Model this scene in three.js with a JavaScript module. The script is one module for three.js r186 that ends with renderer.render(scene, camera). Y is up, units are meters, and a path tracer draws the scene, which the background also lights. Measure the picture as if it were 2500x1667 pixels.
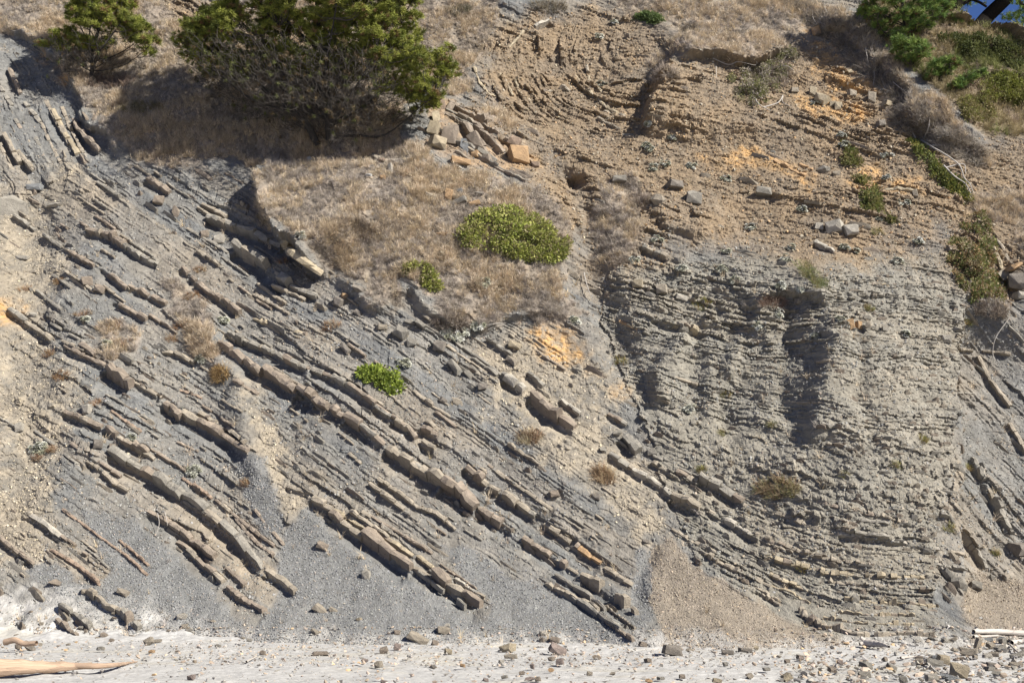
import * as THREE from 'three';
import { ConvexGeometry } from 'three/addons/geometries/ConvexGeometry.js';
import { mergeGeometries } from 'three/addons/utils/BufferGeometryUtils.js';

// ---------------------------------------------------------------- camera, sky, sun, exposure
const scene = new THREE.Scene();
const PITCH = THREE.MathUtils.degToRad(10.43);
const camera = new THREE.PerspectiveCamera(33.04, 1024 / 682, 0.1, 3000);
const CAM = new THREE.Vector3(0, 2.1, 30);
camera.position.copy(CAM);
camera.lookAt(0, 2.1 + Math.tan(PITCH) * 30, 0);
camera.updateMatrixWorld();

const SUN = new THREE.Vector3(0.62, 0.69, 0.36).normalize();
const renderer = new THREE.WebGLRenderer({ antialias: true });
renderer.toneMapping = THREE.LinearToneMapping;
renderer.toneMappingExposure = 1.92;
renderer.shadowMap.enabled = true;
{ // clear deep-blue sky, computed for every direction
  const W = 512, H = 256, d = new Float32Array(W * H * 4);
  for (let j = 0; j < H; j++) for (let i = 0; i < W; i++) {
    const up = ((j + 0.5) / H - 0.5) * Math.PI, az = ((i + 0.5) / W - 0.5) * 2 * Math.PI;
    const y = Math.sin(up), x = Math.cos(az) * Math.cos(up), z = Math.sin(az) * Math.cos(up);
    const c = Math.max(0, x * SUN.x + y * SUN.y + z * SUN.z), o = (j * W + i) * 4;
    const h = Math.pow(1 - Math.max(0, y), 2.1), g = 0.35 * Math.pow(c, 6) + 0.8 * Math.pow(c, 60);
    const rgb = y < 0 ? [0.2, 0.19, 0.17] : [0.004 + 0.085 * h + 0.35 * g, 0.014 + 0.16 * h + 0.35 * g, 0.05 + 0.4 * h + 0.3 * g];
    for (let k = 0; k < 3; k++) d[o + k] = rgb[k]; d[o + 3] = 1;
  }
  const t = new THREE.DataTexture(d, W, H, THREE.RGBAFormat, THREE.FloatType);
  t.mapping = THREE.EquirectangularReflectionMapping; t.magFilter = THREE.LinearFilter; t.needsUpdate = true;
  scene.background = t; scene.environment = t; scene.environmentIntensity = 1;
}
const sun = new THREE.DirectionalLight(new THREE.Color(1, 0.95, 0.87), 5);
sun.position.copy(SUN).multiplyScalar(80); sun.target.position.set(0, 10, -6); scene.add(sun, sun.target);
sun.castShadow = true; sun.shadow.mapSize.set(4096, 4096);
Object.assign(sun.shadow.camera, { left: -40, right: 40, top: 35, bottom: -35, near: 1, far: 200 });

// ---------------------------------------------------------------- numbers
function rng(s) { return () => { s = (s + 0x6d2b79f5) | 0; let t = Math.imul(s ^ (s >>> 15), 1 | s); t = (t + Math.imul(t ^ (t >>> 7), 61 | t)) ^ t; return ((t ^ (t >>> 14)) >>> 0) / 4294967296; }; }
const R = rng(7);
const rr = (a, b, r = R) => a + (b - a) * r();
function hash(a, b = 0, c = 0) { let h = Math.imul(a | 0, 374761393) + Math.imul(b | 0, 668265263) + Math.imul(c | 0, 2147483587 ^ 0x5bd1e995) | 0; h = Math.imul(h ^ (h >>> 13), 1274126177); h = Math.imul(h ^ (h >>> 15), 0x2c1b3c6d); return ((h ^ (h >>> 16)) >>> 0) / 4294967296; }
function vn(x, y, s = 0) { // smooth value noise, -1..1
  const i = Math.floor(x), j = Math.floor(y); let u = x - i, v = y - j; u = u * u * (3 - 2 * u); v = v * v * (3 - 2 * v);
  const a = hash(i, j, s), b = hash(i + 1, j, s), c = hash(i, j + 1, s), d = hash(i + 1, j + 1, s);
  return (a + (b - a) * u + (c - a) * v + (a - b - c + d) * u * v) * 2 - 1;
}
const fbm = (x, y, s, n = 4) => { let a = 0, k = 1, t = 0; for (let i = 0; i < n; i++) { a += k * vn(x, y, s + i); t += k; k *= 0.5; x = x * 2.03 + 7.1; y = y * 2.03 - 3.7; } return a / t; };
function cells(x, y, s) { // broken-stone relief: every cell is a tilted facet; returns height 0..1
  const i = Math.floor(x), j = Math.floor(y); let best = 9, h = 0, sec = 9;
  for (let a = -1; a <= 1; a++) for (let b = -1; b <= 1; b++) {
    const p = i + a, q = j + b, cx = p + hash(p, q, s), cy = q + hash(p, q, s + 1), d = (x - cx) * (x - cx) + (y - cy) * (y - cy);
    if (d < best) { sec = best; best = d; h = hash(p, q, s + 2) + (x - cx) * (hash(p, q, s + 3) - 0.5) * 1.6 + (y - cy) * (hash(p, q, s + 4) - 0.7) * 1.6; } else if (d < sec) sec = d;
  }
  const e = Math.sqrt(sec) - Math.sqrt(best); return h * Math.min(1, 0.35 + e * 3.5);
}
const ss = (a, b, x) => { const t = Math.min(1, Math.max(0, (x - a) / (b - a))); return t * t * (3 - 2 * t); };
const mix = (a, b, t) => a + (b - a) * t;
const V = (x, y, z) => new THREE.Vector3(x, y, z);

// ---------------------------------------------------------------- survey: sight lines to places measured on the cliff
const FL = 1250 / (Math.tan(THREE.MathUtils.degToRad(33.04 / 2)) * 1024 / 682);
const sight = (px, py) => { const d = V((px - 1250) / FL, -(py - 833.5) / FL, -1); const c = Math.cos(PITCH), s = Math.sin(PITCH); return V(d.x, d.y * c - d.z * s, d.y * s + d.z * c); };
const z0 = (y) => { const t = Math.min(3, Math.max(-1, y)); return -(0.64 * y + 0.62 * (t - t * t / 6) * (y > -1 ? 1 : 1)); };
function march(px, py, f) {
  const d = sight(px, py); let t = 12, pt = t;
  for (; t < 140; t += 0.25) { const y = CAM.y + d.y * t; if (CAM.z + d.z * t < f(d.x * t, y)) { let a = pt, b = t; for (let i = 0; i < 22; i++) { const m = (a + b) / 2; CAM.z + d.z * m < f(d.x * m, CAM.y + d.y * m) ? (b = m) : (a = m); } t = b; break; } pt = t; }
  return V(d.x * t, CAM.y + d.y * t, CAM.z + d.z * t);
}
const hit0 = (px, py) => march(px, py, (x, y) => z0(y));
const onPlane = (px, py, z) => { const d = sight(px, py), t = (z - CAM.z) / d.z; return V(d.x * t, CAM.y + d.y * t, z); };
const pairs = (a) => { const o = []; for (let i = 0; i < a.length; i += 2) o.push([a[i], a[i + 1]]); return o; };

// ---------------------------------------------------------------- the big shape of the cliff, z = F(x, y)
function polyDist(P, x, y) { // [distance, arc share 0..1, side sign]
  let best = 1e9, bu = 0, bs = 1, len = 0; const L = P.len;
  for (let i = 0; i + 1 < P.length; i++) {
    const ax = P[i][0], ay = P[i][1], dx = P[i + 1][0] - ax, dy = P[i + 1][1] - ay, l2 = dx * dx + dy * dy, l = Math.sqrt(l2);
    let t = ((x - ax) * dx + (y - ay) * dy) / l2; t = t < 0 ? 0 : t > 1 ? 1 : t;
    const ex = x - ax - t * dx, ey = y - ay - t * dy, d = ex * ex + ey * ey;
    if (d < best) { best = d; bu = (len + t * l) / L; bs = dx * ey - dy * ex > 0 ? 1 : -1; } len += l;
  }
  return [Math.sqrt(best), bu, bs];
}
const toWorld = (a, h = hit0) => { const P = pairs(a).map(([x, y]) => { const p = h(x, y); return [p.x, p.y]; }); P.len = 0; for (let i = 0; i + 1 < P.length; i++) P.len += Math.hypot(P[i + 1][0] - P[i][0], P[i + 1][1] - P[i][1]); return P; };
const forms = [];
const taper = (u) => Math.min(1, Math.min(u, 1 - u) * 7);
function edge(a, amp, w, decay, sx, sy) { const P = toWorld(a), s = hit0(sx, sy), k = polyDist(P, s.x, s.y)[2]; forms.push((x, y) => { const [d, u, b] = polyDist(P, x, y), sd = d * b * k; if (sd < -w || d > decay * 4) return 0; return amp * taper(u) * ss(-w, w, sd) * Math.exp(-Math.max(0, sd) / decay); }); }
function line(a, amp, w) { const P = toWorld(a); forms.push((x, y) => { const [d, u] = polyDist(P, x, y); return d > 3 * w ? 0 : amp * Math.min(1, 0.25 + taper(u)) * Math.exp(-d * d / w / w); }); }
function blob(cx, cy, rx, ry, amp) { const c = hit0(cx, cy), ex = hit0(cx + rx, cy), ey = hit0(cx, cy - ry), a = ex.x - c.x, b = ey.y - c.y; forms.push((x, y) => { const u = (x - c.x) / a, v = (y - c.y) / b, q = u * u + v * v; return q > 6 ? 0 : amp * Math.exp(-q); }); }
edge([0, 60, 90, 110, 150, 160, 185, 240, 225, 300, 275, 365, 300, 400], 0.6, 0.1, 3.5, 350, 200);
edge([650, 390, 632, 450, 645, 530, 700, 590, 750, 640, 800, 690], 1.5, 0.1, 5, 900, 500);
edge([790, 680, 860, 720, 930, 770, 1000, 720, 1090, 800, 1200, 800, 1300, 780, 1420, 790], 0.4, 0.15, 2, 1100, 600);
edge([1700, 70, 1620, 140, 1590, 215, 1575, 290, 1570, 330], 1.2, 0.15, 3, 1750, 260);
edge([1640, 160, 1720, 148, 1800, 155, 1860, 145, 1940, 110], 0.8, 0.1, 2.2, 1780, 70);
edge([1960, 30, 2060, 95, 2130, 165, 2190, 235, 2212, 300, 2270, 355, 2380, 390], 0.75, 0.1, 4, 2380, 240);
edge([2365, 720, 2350, 900, 2342, 1100, 2342, 1300, 2352, 1450, 2335, 1590], -1.2, 0.2, 60, 2450, 1100);
edge([1985, 770, 2000, 850, 1965, 930, 1940, 1010, 1930, 1090], 0.6, 0.22, 2.0, 2100, 900);
edge([1840, 735, 1800, 800, 1770, 870, 1765, 950], 0.5, 0.2, 0.9, 1900, 840);
edge([1660, 790, 1635, 850, 1600, 920, 1590, 1000], 0.55, 0.2, 1.4, 1700, 880);
edge([1800, 760, 1870, 735, 1950, 745, 1990, 775], 0.6, 0.12, 1.3, 1880, 690);
edge([1560, 480, 1620, 560, 1700, 590, 1800, 570], 0.35, 0.2, 1.5, 1750, 500);
edge([2270, 60, 2380, 75, 2440, 95, 2520, 150, 2600, 190], 0.8, 0.1, 3, 2440, 40);
edge([2350, 190, 2420, 185, 2520, 215], 0.4, 0.12, 2, 2440, 150);
line([1330, 380, 1400, 450, 1430, 540, 1425, 640, 1470, 740, 1520, 860, 1570, 960], -0.55, 0.6);
line([1800, 770, 1830, 850, 1815, 930, 1790, 1010, 1790, 1100], -0.55, 0.7); line([1905, 760, 1925, 850, 1900, 940, 1880, 1040], -0.55, 0.5); line([1710, 790, 1690, 880, 1680, 960, 1690, 1040], -0.35, 0.4); line([2060, 820, 2075, 960, 2085, 1100], -0.25, 0.3);
line([60, 480, 70, 700, 60, 900, 80, 1100, 50, 1300], -0.5, 1.0);
line([2050, 620, 2080, 1000, 2120, 1300, 2150, 1530], 1.0, 3);
line([500, 760, 560, 920, 620, 1080, 660, 1200], 0.35, 0.45);
line([1590, 1330, 1570, 1420, 1560, 1500], -0.18, 0.2);
blob(1390, 190, 230, 150, -1.3); blob(1080, 570, 300, 160, 0.9); blob(1130, 330, 90, 80, 0.4); blob(1410, 445, 36, 22, -0.8); blob(1500, 455, 40, 20, -0.4);
blob(1780, 1585, 260, 60, 0.4); blob(1700, 1500, 160, 110, 0.5); blob(950, 1490, 260, 90, 0.35); blob(2480, 700, 50, 60, -0.9); blob(2290, 290, 110, 70, 0.5); blob(1830, 180, 50, 22, -0.5); blob(2240, 330, 40, 30, -0.5);
blob(720, 280, 250, 90, 0.5);

const GX = -34, GY = -1.2, GS = 0.1, GW = 681, GH = 371;
const bil = (A, x, y) => { let u = (x - GX) / GS, v = (y - GY) / GS; u = Math.min(GW - 1.001, Math.max(0, u)); v = Math.min(GH - 1.001, Math.max(0, v)); const i = u | 0, j = v | 0, o = j * GW + i; u -= i; v -= j; return (A[o] * (1 - u) + A[o + 1] * u) * (1 - v) + (A[o + GW] * (1 - u) + A[o + GW + 1] * u) * v; };
const grid = (f) => { const A = new Float32Array(GW * GH); for (let j = 0; j < GH; j++) for (let i = 0; i < GW; i++) A[j * GW + i] = f(GX + i * GS, GY + j * GS); return A; };
const macro = grid((x, y) => { const px = x / 10.6; let h = (0.5 + 1.3 * ss(-0.8, -0.35, px) + 0.8 * ss(0.1, 0.4, px)) * ss(0.9, -0.15, y); const wx = x + 0.45 * fbm(x * 0.9, y * 0.9, 11, 4), wy = y + 0.4 * fbm(x * 0.9, y * 0.9, 15, 4); for (const f of forms) h += f(wx, wy); return h + 0.55 * ss(1.6, 0, y) * (0.6 * fbm(x * 0.7, 3.3, 27, 3) + 0.5 * fbm(x * 2.1, y * 2, 28, 2)) + (0.4 * vn(x * 0.22, y * 0.22, 21) + 0.22 * fbm(x * 0.6, y * 0.6, 24, 3)) * ss(0, 3, y); });
// crest line: above it the ground runs back as a plateau
const crestPts = toWorld([2140, -140, 2240, -60, 2320, 62, 2400, 80, 2450, 90, 2480, 112, 2520, 135, 2620, 165]);
function crest(x) { if (x < crestPts[0][0]) return Math.max(crestPts[0][1], 29.5); for (let i = 0; i + 1 < crestPts.length; i++) if (x < crestPts[i + 1][0]) return mix(crestPts[i][1], crestPts[i + 1][1], (x - crestPts[i][0]) / (crestPts[i + 1][0] - crestPts[i][0])); return crestPts.at(-1)[1]; }
const F = (x, y) => { const c = crest(x), yy = Math.min(y, c); return z0(yy) + bil(macro, x, yy) - Math.max(0, y - c) * 9; };
const hit = (px, py) => march(px, py, F);
const ground = (px, py) => { const d = sight(px, py), t = (0.02 - CAM.y) / d.y; const p = V(d.x * t, 0.02, CAM.z + d.z * t); return d.y < 0 && p.z > beachLine(p.x) ? p : hit(px, py); };
const beachLine = (x) => F(x, 0.02);

// ---------------------------------------------------------------- what covers the cliff where (signed distance in metres, > 0 inside)
function zone(...polys) {
  const Ps = polys.map((a) => { const P = toWorld(a, hit); P.push(P[0]); return P; });
  return grid((x, y) => {
    let best = -3;
    for (const P of Ps) {
      let inside = false, d = 1e9;
      for (let i = 0; i + 1 < P.length; i++) {
        const [ax, ay] = P[i], [bx, by] = P[i + 1];
        if (ay > y !== by > y && x < ((bx - ax) * (y - ay)) / (by - ay) + ax) inside = !inside;
        const dx = bx - ax, dy = by - ay; let t = ((x - ax) * dx + (y - ay) * dy) / (dx * dx + dy * dy + 1e-9); t = t < 0 ? 0 : t > 1 ? 1 : t;
        const e = (x - ax - t * dx) ** 2 + (y - ay - t * dy) ** 2; if (e < d) d = e;
      }
      const s = Math.sqrt(d) * (inside ? 1 : -1); if (s > best) best = s;
    }
    return best;
  });
}
const Z = {
  grass: zone([-90, -110, 330, -110, 400, 0, 440, 60, 520, 60, 560, -110, 1020, -110, 1050, 100, 1050, 200, 990, 260, 985, 330, 1040, 380, 900, 385, 700, 398, 640, 405, 560, 385, 430, 410, 330, 400, 290, 365, 270, 320, 230, 290, 190, 230, 150, 140, 60, 90, -90, 80],
    [632, 410, 760, 392, 1050, 400, 1240, 430, 1330, 470, 1390, 560, 1390, 640, 1380, 700, 1430, 770, 1380, 790, 1250, 785, 1180, 815, 1100, 790, 1050, 730, 985, 690, 975, 770, 910, 750, 870, 700, 790, 660, 720, 600, 648, 545, 622, 470],
    [1010, -110, 1250, -110, 1210, 70, 1150, 170, 1180, 240, 1250, 300, 1310, 370, 1260, 340, 1150, 245, 1080, 225, 1050, 200, 1050, 100],
    [1500, -110, 2000, -110, 1960, 50, 1925, 120, 1850, 140, 1720, 142, 1650, 135, 1600, 180, 1575, 160, 1640, 80, 1590, 50, 1500, 20],
    [1470, 440, 1540, 430, 1580, 480, 1560, 600, 1500, 660, 1440, 640, 1440, 560],
    [1940, -20, 2100, 40, 2220, 190, 2370, 320, 2420, 400, 2340, 395, 2270, 350, 2215, 290, 2185, 225, 2060, 90, 1950, 30],
    [2370, 480, 2520, 470, 2520, 640, 2460, 560, 2400, 540], [405, 680, 470, 700, 510, 800, 530, 870, 480, 880, 440, 790], [230, 780, 330, 790, 340, 850, 260, 880]),
  veg: zone([2060, -140, 2700, -140, 2700, 330, 2500, 340, 2430, 330, 2370, 310, 2230, 180, 2110, 40]),
  dirt: zone([1180, 80, 1300, 40, 1560, 20, 1640, 90, 1570, 170, 1650, 150, 1960, 100, 2060, 110, 2200, 260, 2350, 380, 2440, 320, 2620, 320, 2620, 560, 2440, 720, 2340, 650, 2300, 560, 2160, 620, 1990, 640, 1700, 560, 1560, 640, 1440, 650, 1390, 460, 1250, 300, 1180, 240],
    [330, -110, 520, -110, 520, 150, 430, 130, 400, 20], [1170, 230, 1260, 280, 1340, 380, 1420, 480, 1430, 560, 1390, 560, 1320, 470, 1300, 420, 1230, 330, 1150, 260]),
  outcrop: zone([1060, 235, 1110, 250, 1190, 300, 1250, 350, 1320, 410, 1250, 425, 1140, 410, 1080, 375, 1045, 345, 1050, 280]),
  clay: zone([-90, 480, 110, 480, 130, 600, 150, 700, 90, 760, 130, 860, 210, 960, 170, 1040, 130, 1120, 130, 1240, 60, 1380, -90, 1400], [130, 400, 190, 380, 170, 470, 110, 500],
    [1150, 880, 1300, 800, 1480, 860, 1540, 960, 1480, 1000, 1540, 1100, 1640, 1300, 1560, 1330, 1440, 1200, 1290, 1080, 1200, 990], [700, 1190, 760, 1200, 720, 1270, 690, 1260], [560, 920, 600, 930, 690, 1100, 700, 1240, 660, 1230, 620, 1080]),
  orange: zone([1300, 800, 1400, 800, 1500, 930, 1520, 970, 1400, 890, 1330, 870], [1960, 70, 2070, 150, 2140, 235, 2060, 235, 1985, 160], [1870, 375, 1990, 425, 1970, 445, 1880, 400], [-20, 710, 40, 730, 45, 800, -20, 800], [100, 130, 170, 160, 220, 220, 150, 200], [1240, 360, 1310, 400, 1250, 420], [2080, 400, 2230, 440, 2210, 480, 2100, 460], [1700, 380, 1850, 370, 1900, 400, 1800, 420, 1720, 410], [1950, 240, 2100, 260, 2090, 300, 1980, 290]),
  scree: zone([690, 1290, 760, 1235, 800, 1290, 900, 1370, 1000, 1430, 1160, 1510, 1200, 1490, 1060, 1330, 1130, 1330, 1250, 1420, 1330, 1440, 1460, 1520, 1570, 1590, 1500, 1650, 640, 1640, 620, 1530, 680, 1460],
    [330, 1270, 420, 1340, 560, 1480, 620, 1560, 300, 1580, 170, 1460, 60, 1400, 130, 1380, 200, 1420, 260, 1440, 280, 1390, 220, 1310, 200, 1240], [560, 1090, 640, 1120, 700, 1290, 660, 1320, 620, 1250], [1555, 1340, 1600, 1350, 1600, 1500, 1560, 1580]),
  fan: zone([1590, 1340, 1640, 1305, 1700, 1380, 1800, 1440, 1940, 1530, 2020, 1565, 2090, 1575, 2340, 1585, 2340, 1680, 1580, 1680, 1600, 1500], [2355, 1440, 2400, 1410, 2600, 1430, 2600, 1680, 2350, 1680]),
  sand: zone([-90, 1490, 60, 1450, 150, 1450, 260, 1500, 420, 1510, 560, 1560, 640, 1590, 900, 1590, 1200, 1630, 1500, 1640, 1500, 1760, -90, 1760]),
  fine: zone([1490, 640, 2340, 620, 2350, 800, 2345, 1600, 2000, 1560, 1700, 1380, 1650, 1250, 1590, 1100, 1540, 960, 1470, 800]),
  steepL: zone([-90, 120, 100, 140, 190, 240, 240, 330, 200, 400, 100, 470, 20, 520, -90, 540]),
  steepR: zone([2360, 560, 2700, 500, 2700, 1700, 2352, 1700, 2345, 900]),
  fold: zone([1170, 120, 1400, 60, 1560, 100, 1600, 300, 1500, 340, 1300, 300, 1200, 250]),
};

// ---------------------------------------------------------------- bedding: beds are followed along their dip to the plane x = 0
const dips = [[280, 1120, .62], [560, 1300, .82], [680, 1410, .75], [250, 1310, .74], [300, 1500, .75], [40, 1340, .78], [200, 600, .6], [300, 680, .75], [500, 700, .8], [640, 640, .68], [740, 640, .8], [560, 540, .5], [390, 460, .7],
  [200, 860, .5], [300, 920, .6], [520, 1050, .62], [600, 890, .65], [760, 960, .6], [880, 1040, .8], [1050, 1160, .62], [850, 940, .65], [700, 860, .5], [940, 1010, .8], [820, 1270, .72], [1000, 1380, .72], [1130, 1440, .68], [1060, 1000, .72],
  [1180, 1180, .75], [1360, 1330, .7], [1480, 1440, .68], [1350, 1010, .78], [1540, 1080, .8], [1580, 1170, .62], [1700, 1240, .55], [1760, 1190, .5], [1820, 1300, .6], [1700, 1330, .6], [1800, 1400, .5], [1900, 1450, .52], [1960, 1270, .32], [2100, 1310, .1],
  [2240, 1330, .15], [1970, 1350, .3], [2100, 1410, .05], [2200, 1480, .02], [2000, 1520, .4], [2150, 1553, .0], [1600, 610, .35], [1650, 790, .3], [1560, 960, .2], [1700, 950, .12], [1900, 850, .0], [2000, 1000, .08], [2200, 900, .02], [2250, 1060, .02], [2100, 690, .05],
  [1900, 560, .08], [1700, 420, .1], [1900, 400, .45], [2020, 240, .5], [2150, 260, .1], [1750, 280, .08], [1600, 290, .1], [1450, 380, .3], [1300, 430, .5], [1100, 480, .7], [900, 500, .7], [1850, 1050, .15], [1650, 1080, .3], [1480, 1250, .7], [900, 750, .65], [1050, 830, .7], [1250, 900, .75]]
  .map(([x, y, m]) => { const a = hit(x - 20, y - 20 * m), b = hit(x + 20, y + 20 * m); return [(a.x + b.x) / 2, (a.y + b.y) / 2, (b.y - a.y) / (b.x - a.x)]; });
const DS = 0.5, DW = 141, DH = 81, DX = -35, DY = -8, dipG = new Float32Array(DW * DH);
for (let j = 0; j < DH; j++) for (let i = 0; i < DW; i++) { let s = 0, w = 0; const x = DX + i * DS, y = DY + j * DS; for (const [a, b, m] of dips) { const q = 1 / Math.pow((x - a) ** 2 + (y - b) ** 2 + 0.35, 1.5); s += q * m; w += q; } dipG[j * DW + i] = s / w; }
const bilD = (x, y) => { let u = Math.min(DW - 1.01, Math.max(0, (x - DX) / DS)), v = Math.min(DH - 1.01, Math.max(0, (y - DY) / DS)); const i = u | 0, j = v | 0, o = j * DW + i; u -= i; v -= j; return (dipG[o] * (1 - u) + dipG[o + 1] * u) * (1 - v) + (dipG[o + DW] * (1 - u) + dipG[o + DW + 1] * u) * v; };
const QS = 0.25, QW = 273, QH = 150, qG = new Float32Array(QW * QH);
for (let j = 0; j < QH; j++) for (let i = 0; i < QW; i++) { let x = -34 + i * QS, y = -1.2 + j * QS; const st = x > 0 ? -0.25 : 0.25, n = Math.round(Math.abs(x) / 0.25); for (let k = 0; k < n; k++) { const m = bilD(x, y), m2 = bilD(x + st / 2, y + m * st / 2); y += m2 * st; x += st; } qG[j * QW + i] = y; }
const strat = (x, y) => { let u = Math.min(QW - 1.01, Math.max(0, (x + 34) / QS)), v = Math.min(QH - 1.01, Math.max(0, (y + 1.2) / QS)); const i = u | 0, j = v | 0, o = j * QW + i; u -= i; v -= j; return (qG[o] * (1 - u) + qG[o + 1] * u) * (1 - v) + (qG[o + QW] * (1 - u) + qG[o + QW + 1] * u) * v; };
const foldC = (() => { const p = hit(1570, 120); return [p.x, p.y]; })();
function bed(q, s, sp, seed, bl = 1.2) { // one set of jointed beds; thick upper-side ramp, sharp lower edge
  const v = q / sp + 0.25 * vn(s * 0.7, q * 0.5, seed + 9), i = Math.floor(v), f = v - i, st = hash(i, seed), cw = sp * bl * (0.8 + 1.6 * hash(i, seed, 1));
  const t = s / cw + hash(i, seed, 2) * 9 + 0.25 * vn(s * 3, i * 7.7, seed), j = Math.floor(t), g = t - j, hb = hash(i, j, seed + 3), top = 0.2 + 0.3 * hash(i, j, seed + 5);
  const p = ss(top, top + 0.16, f) * (0.75 + 0.25 * f) * (1 - ss(0.94, 1, f)), gap = ss(0, 0.07, g) * ss(1, 0.93, g);
  return st * st * 1.5 * (hb < 0.3 ? 0.15 : 0.45 + 0.6 * hb) * p * (0.5 + 0.5 * gap);
}

// ---------------------------------------------------------------- materials
function noiseTexture(n, seed, fn, srgb) { const d = new Uint8Array(n * n * 4); for (let j = 0; j < n; j++) for (let i = 0; i < n; i++) { const v = fn(i / n, j / n, seed), o = (j * n + i) * 4; for (let k = 0; k < 3; k++) d[o + k] = Math.max(0, Math.min(255, (v.length ? v[k] : v) * 255)); d[o + 3] = 255; } const t = new THREE.DataTexture(d, n, n); t.wrapS = t.wrapT = THREE.RepeatWrapping; t.magFilter = THREE.LinearFilter; if (srgb) t.colorSpace = THREE.SRGBColorSpace; t.needsUpdate = true; return t; }
function tileNoise(u, v, f, s) { const x = u * f, y = v * f, i = Math.floor(x), j = Math.floor(y); let a = x - i, b = y - j; a = a * a * (3 - 2 * a); b = b * b * (3 - 2 * b); const m = (p) => ((p % f) + f) % f, h = (p, q) => hash(m(p), m(q), s); return mix(mix(h(i, j), h(i + 1, j), a), mix(h(i, j + 1), h(i + 1, j + 1), a), b); }
const grit = noiseTexture(1024, 3, (u, v) => { let t = 0, k = 0.5, f = 16; for (let o = 0; o < 6; o++) { t += k * tileNoise(u, v, f, o); k *= 0.62; f *= 2; } return Math.min(1, 0.42 + 0.45 * t); });
const gritBump = noiseTexture(1024, 5, (u, v) => 0.35 * tileNoise(u, v, 40, 1) + 0.35 * tileNoise(u, v, 95, 2) + 0.3 * tileNoise(u, v, 220, 3));
const stoneTex = noiseTexture(512, 8, (u, v) => { const n = 0.5 * tileNoise(u, v, 5, 1) + 0.3 * tileNoise(u, v, 17, 2) + 0.2 * tileNoise(u, v, 60, 3), c = Math.abs(tileNoise(u, v, 7, 6) - 0.5) < 0.018 ? 0.72 : 1; return (0.5 + 0.62 * n) * c; });
const woodTex = noiseTexture(512, 9, (u, v) => { const st = (a, b, s) => { const x = u * a, y = v * b, i = Math.floor(x), j = Math.floor(y), p = x - i, q = y - j, h = (m, n) => hash(m % a, n % b, s); return mix(mix(h(i, j), h(i + 1, j), p), mix(h(i, j + 1), h(i + 1, j + 1), p), q); }; const n = 0.5 * st(6, 48, 1) + 0.3 * st(14, 110, 2) + 0.3 * tileNoise(u, v, 5, 3); return (0.35 + 0.65 * n) * (st(4, 40, 7) > 0.83 ? 0.45 : 1); });
const rep = (t, a, b = a) => { const c = t.clone(); c.repeat.set(a, b); c.needsUpdate = true; return c; };
const std = (c, o = {}) => new THREE.MeshStandardMaterial({ color: Array.isArray(c) ? new THREE.Color().setRGB(...c) : c, roughness: 0.95, ...o });
const stoneMats = {};
function stoneMat(k) {
  const C = { grey: [0.31, 0.285, 0.24], tan: [0.365, 0.315, 0.245], brown: [0.305, 0.25, 0.195], dark: [0.25, 0.22, 0.185], pale: [0.47, 0.43, 0.36], orange: [0.47, 0.31, 0.17], rust: [0.33, 0.245, 0.18], blue: [0.24, 0.245, 0.245], white: [0.6, 0.58, 0.53], buff: [0.43, 0.36, 0.25], violet: [0.32, 0.255, 0.22] };
  return stoneMats[k] ??= std(C[k], { map: rep(stoneTex, 0.8), bumpMap: rep(gritBump, 0.9), bumpScale: 0.02, roughness: 0.92 });
}
const leafMat = (c, t = 0.3) => new THREE.MeshPhysicalMaterial({ color: new THREE.Color().setRGB(...c), roughness: 0.85, side: THREE.DoubleSide, transmission: t, thickness: 0, specularIntensity: 0.4 });
const taken = new Map();
function numbered(n) { const k = taken.get(n) || 0; taken.set(n, k + 1); return k ? `${n}_${String(k).padStart(3, '0')}` : n; }
const shade = (o) => { o.traverse((m) => { if (m.isMesh) { m.castShadow = true; m.receiveShadow = true; } }); return o; };
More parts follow.
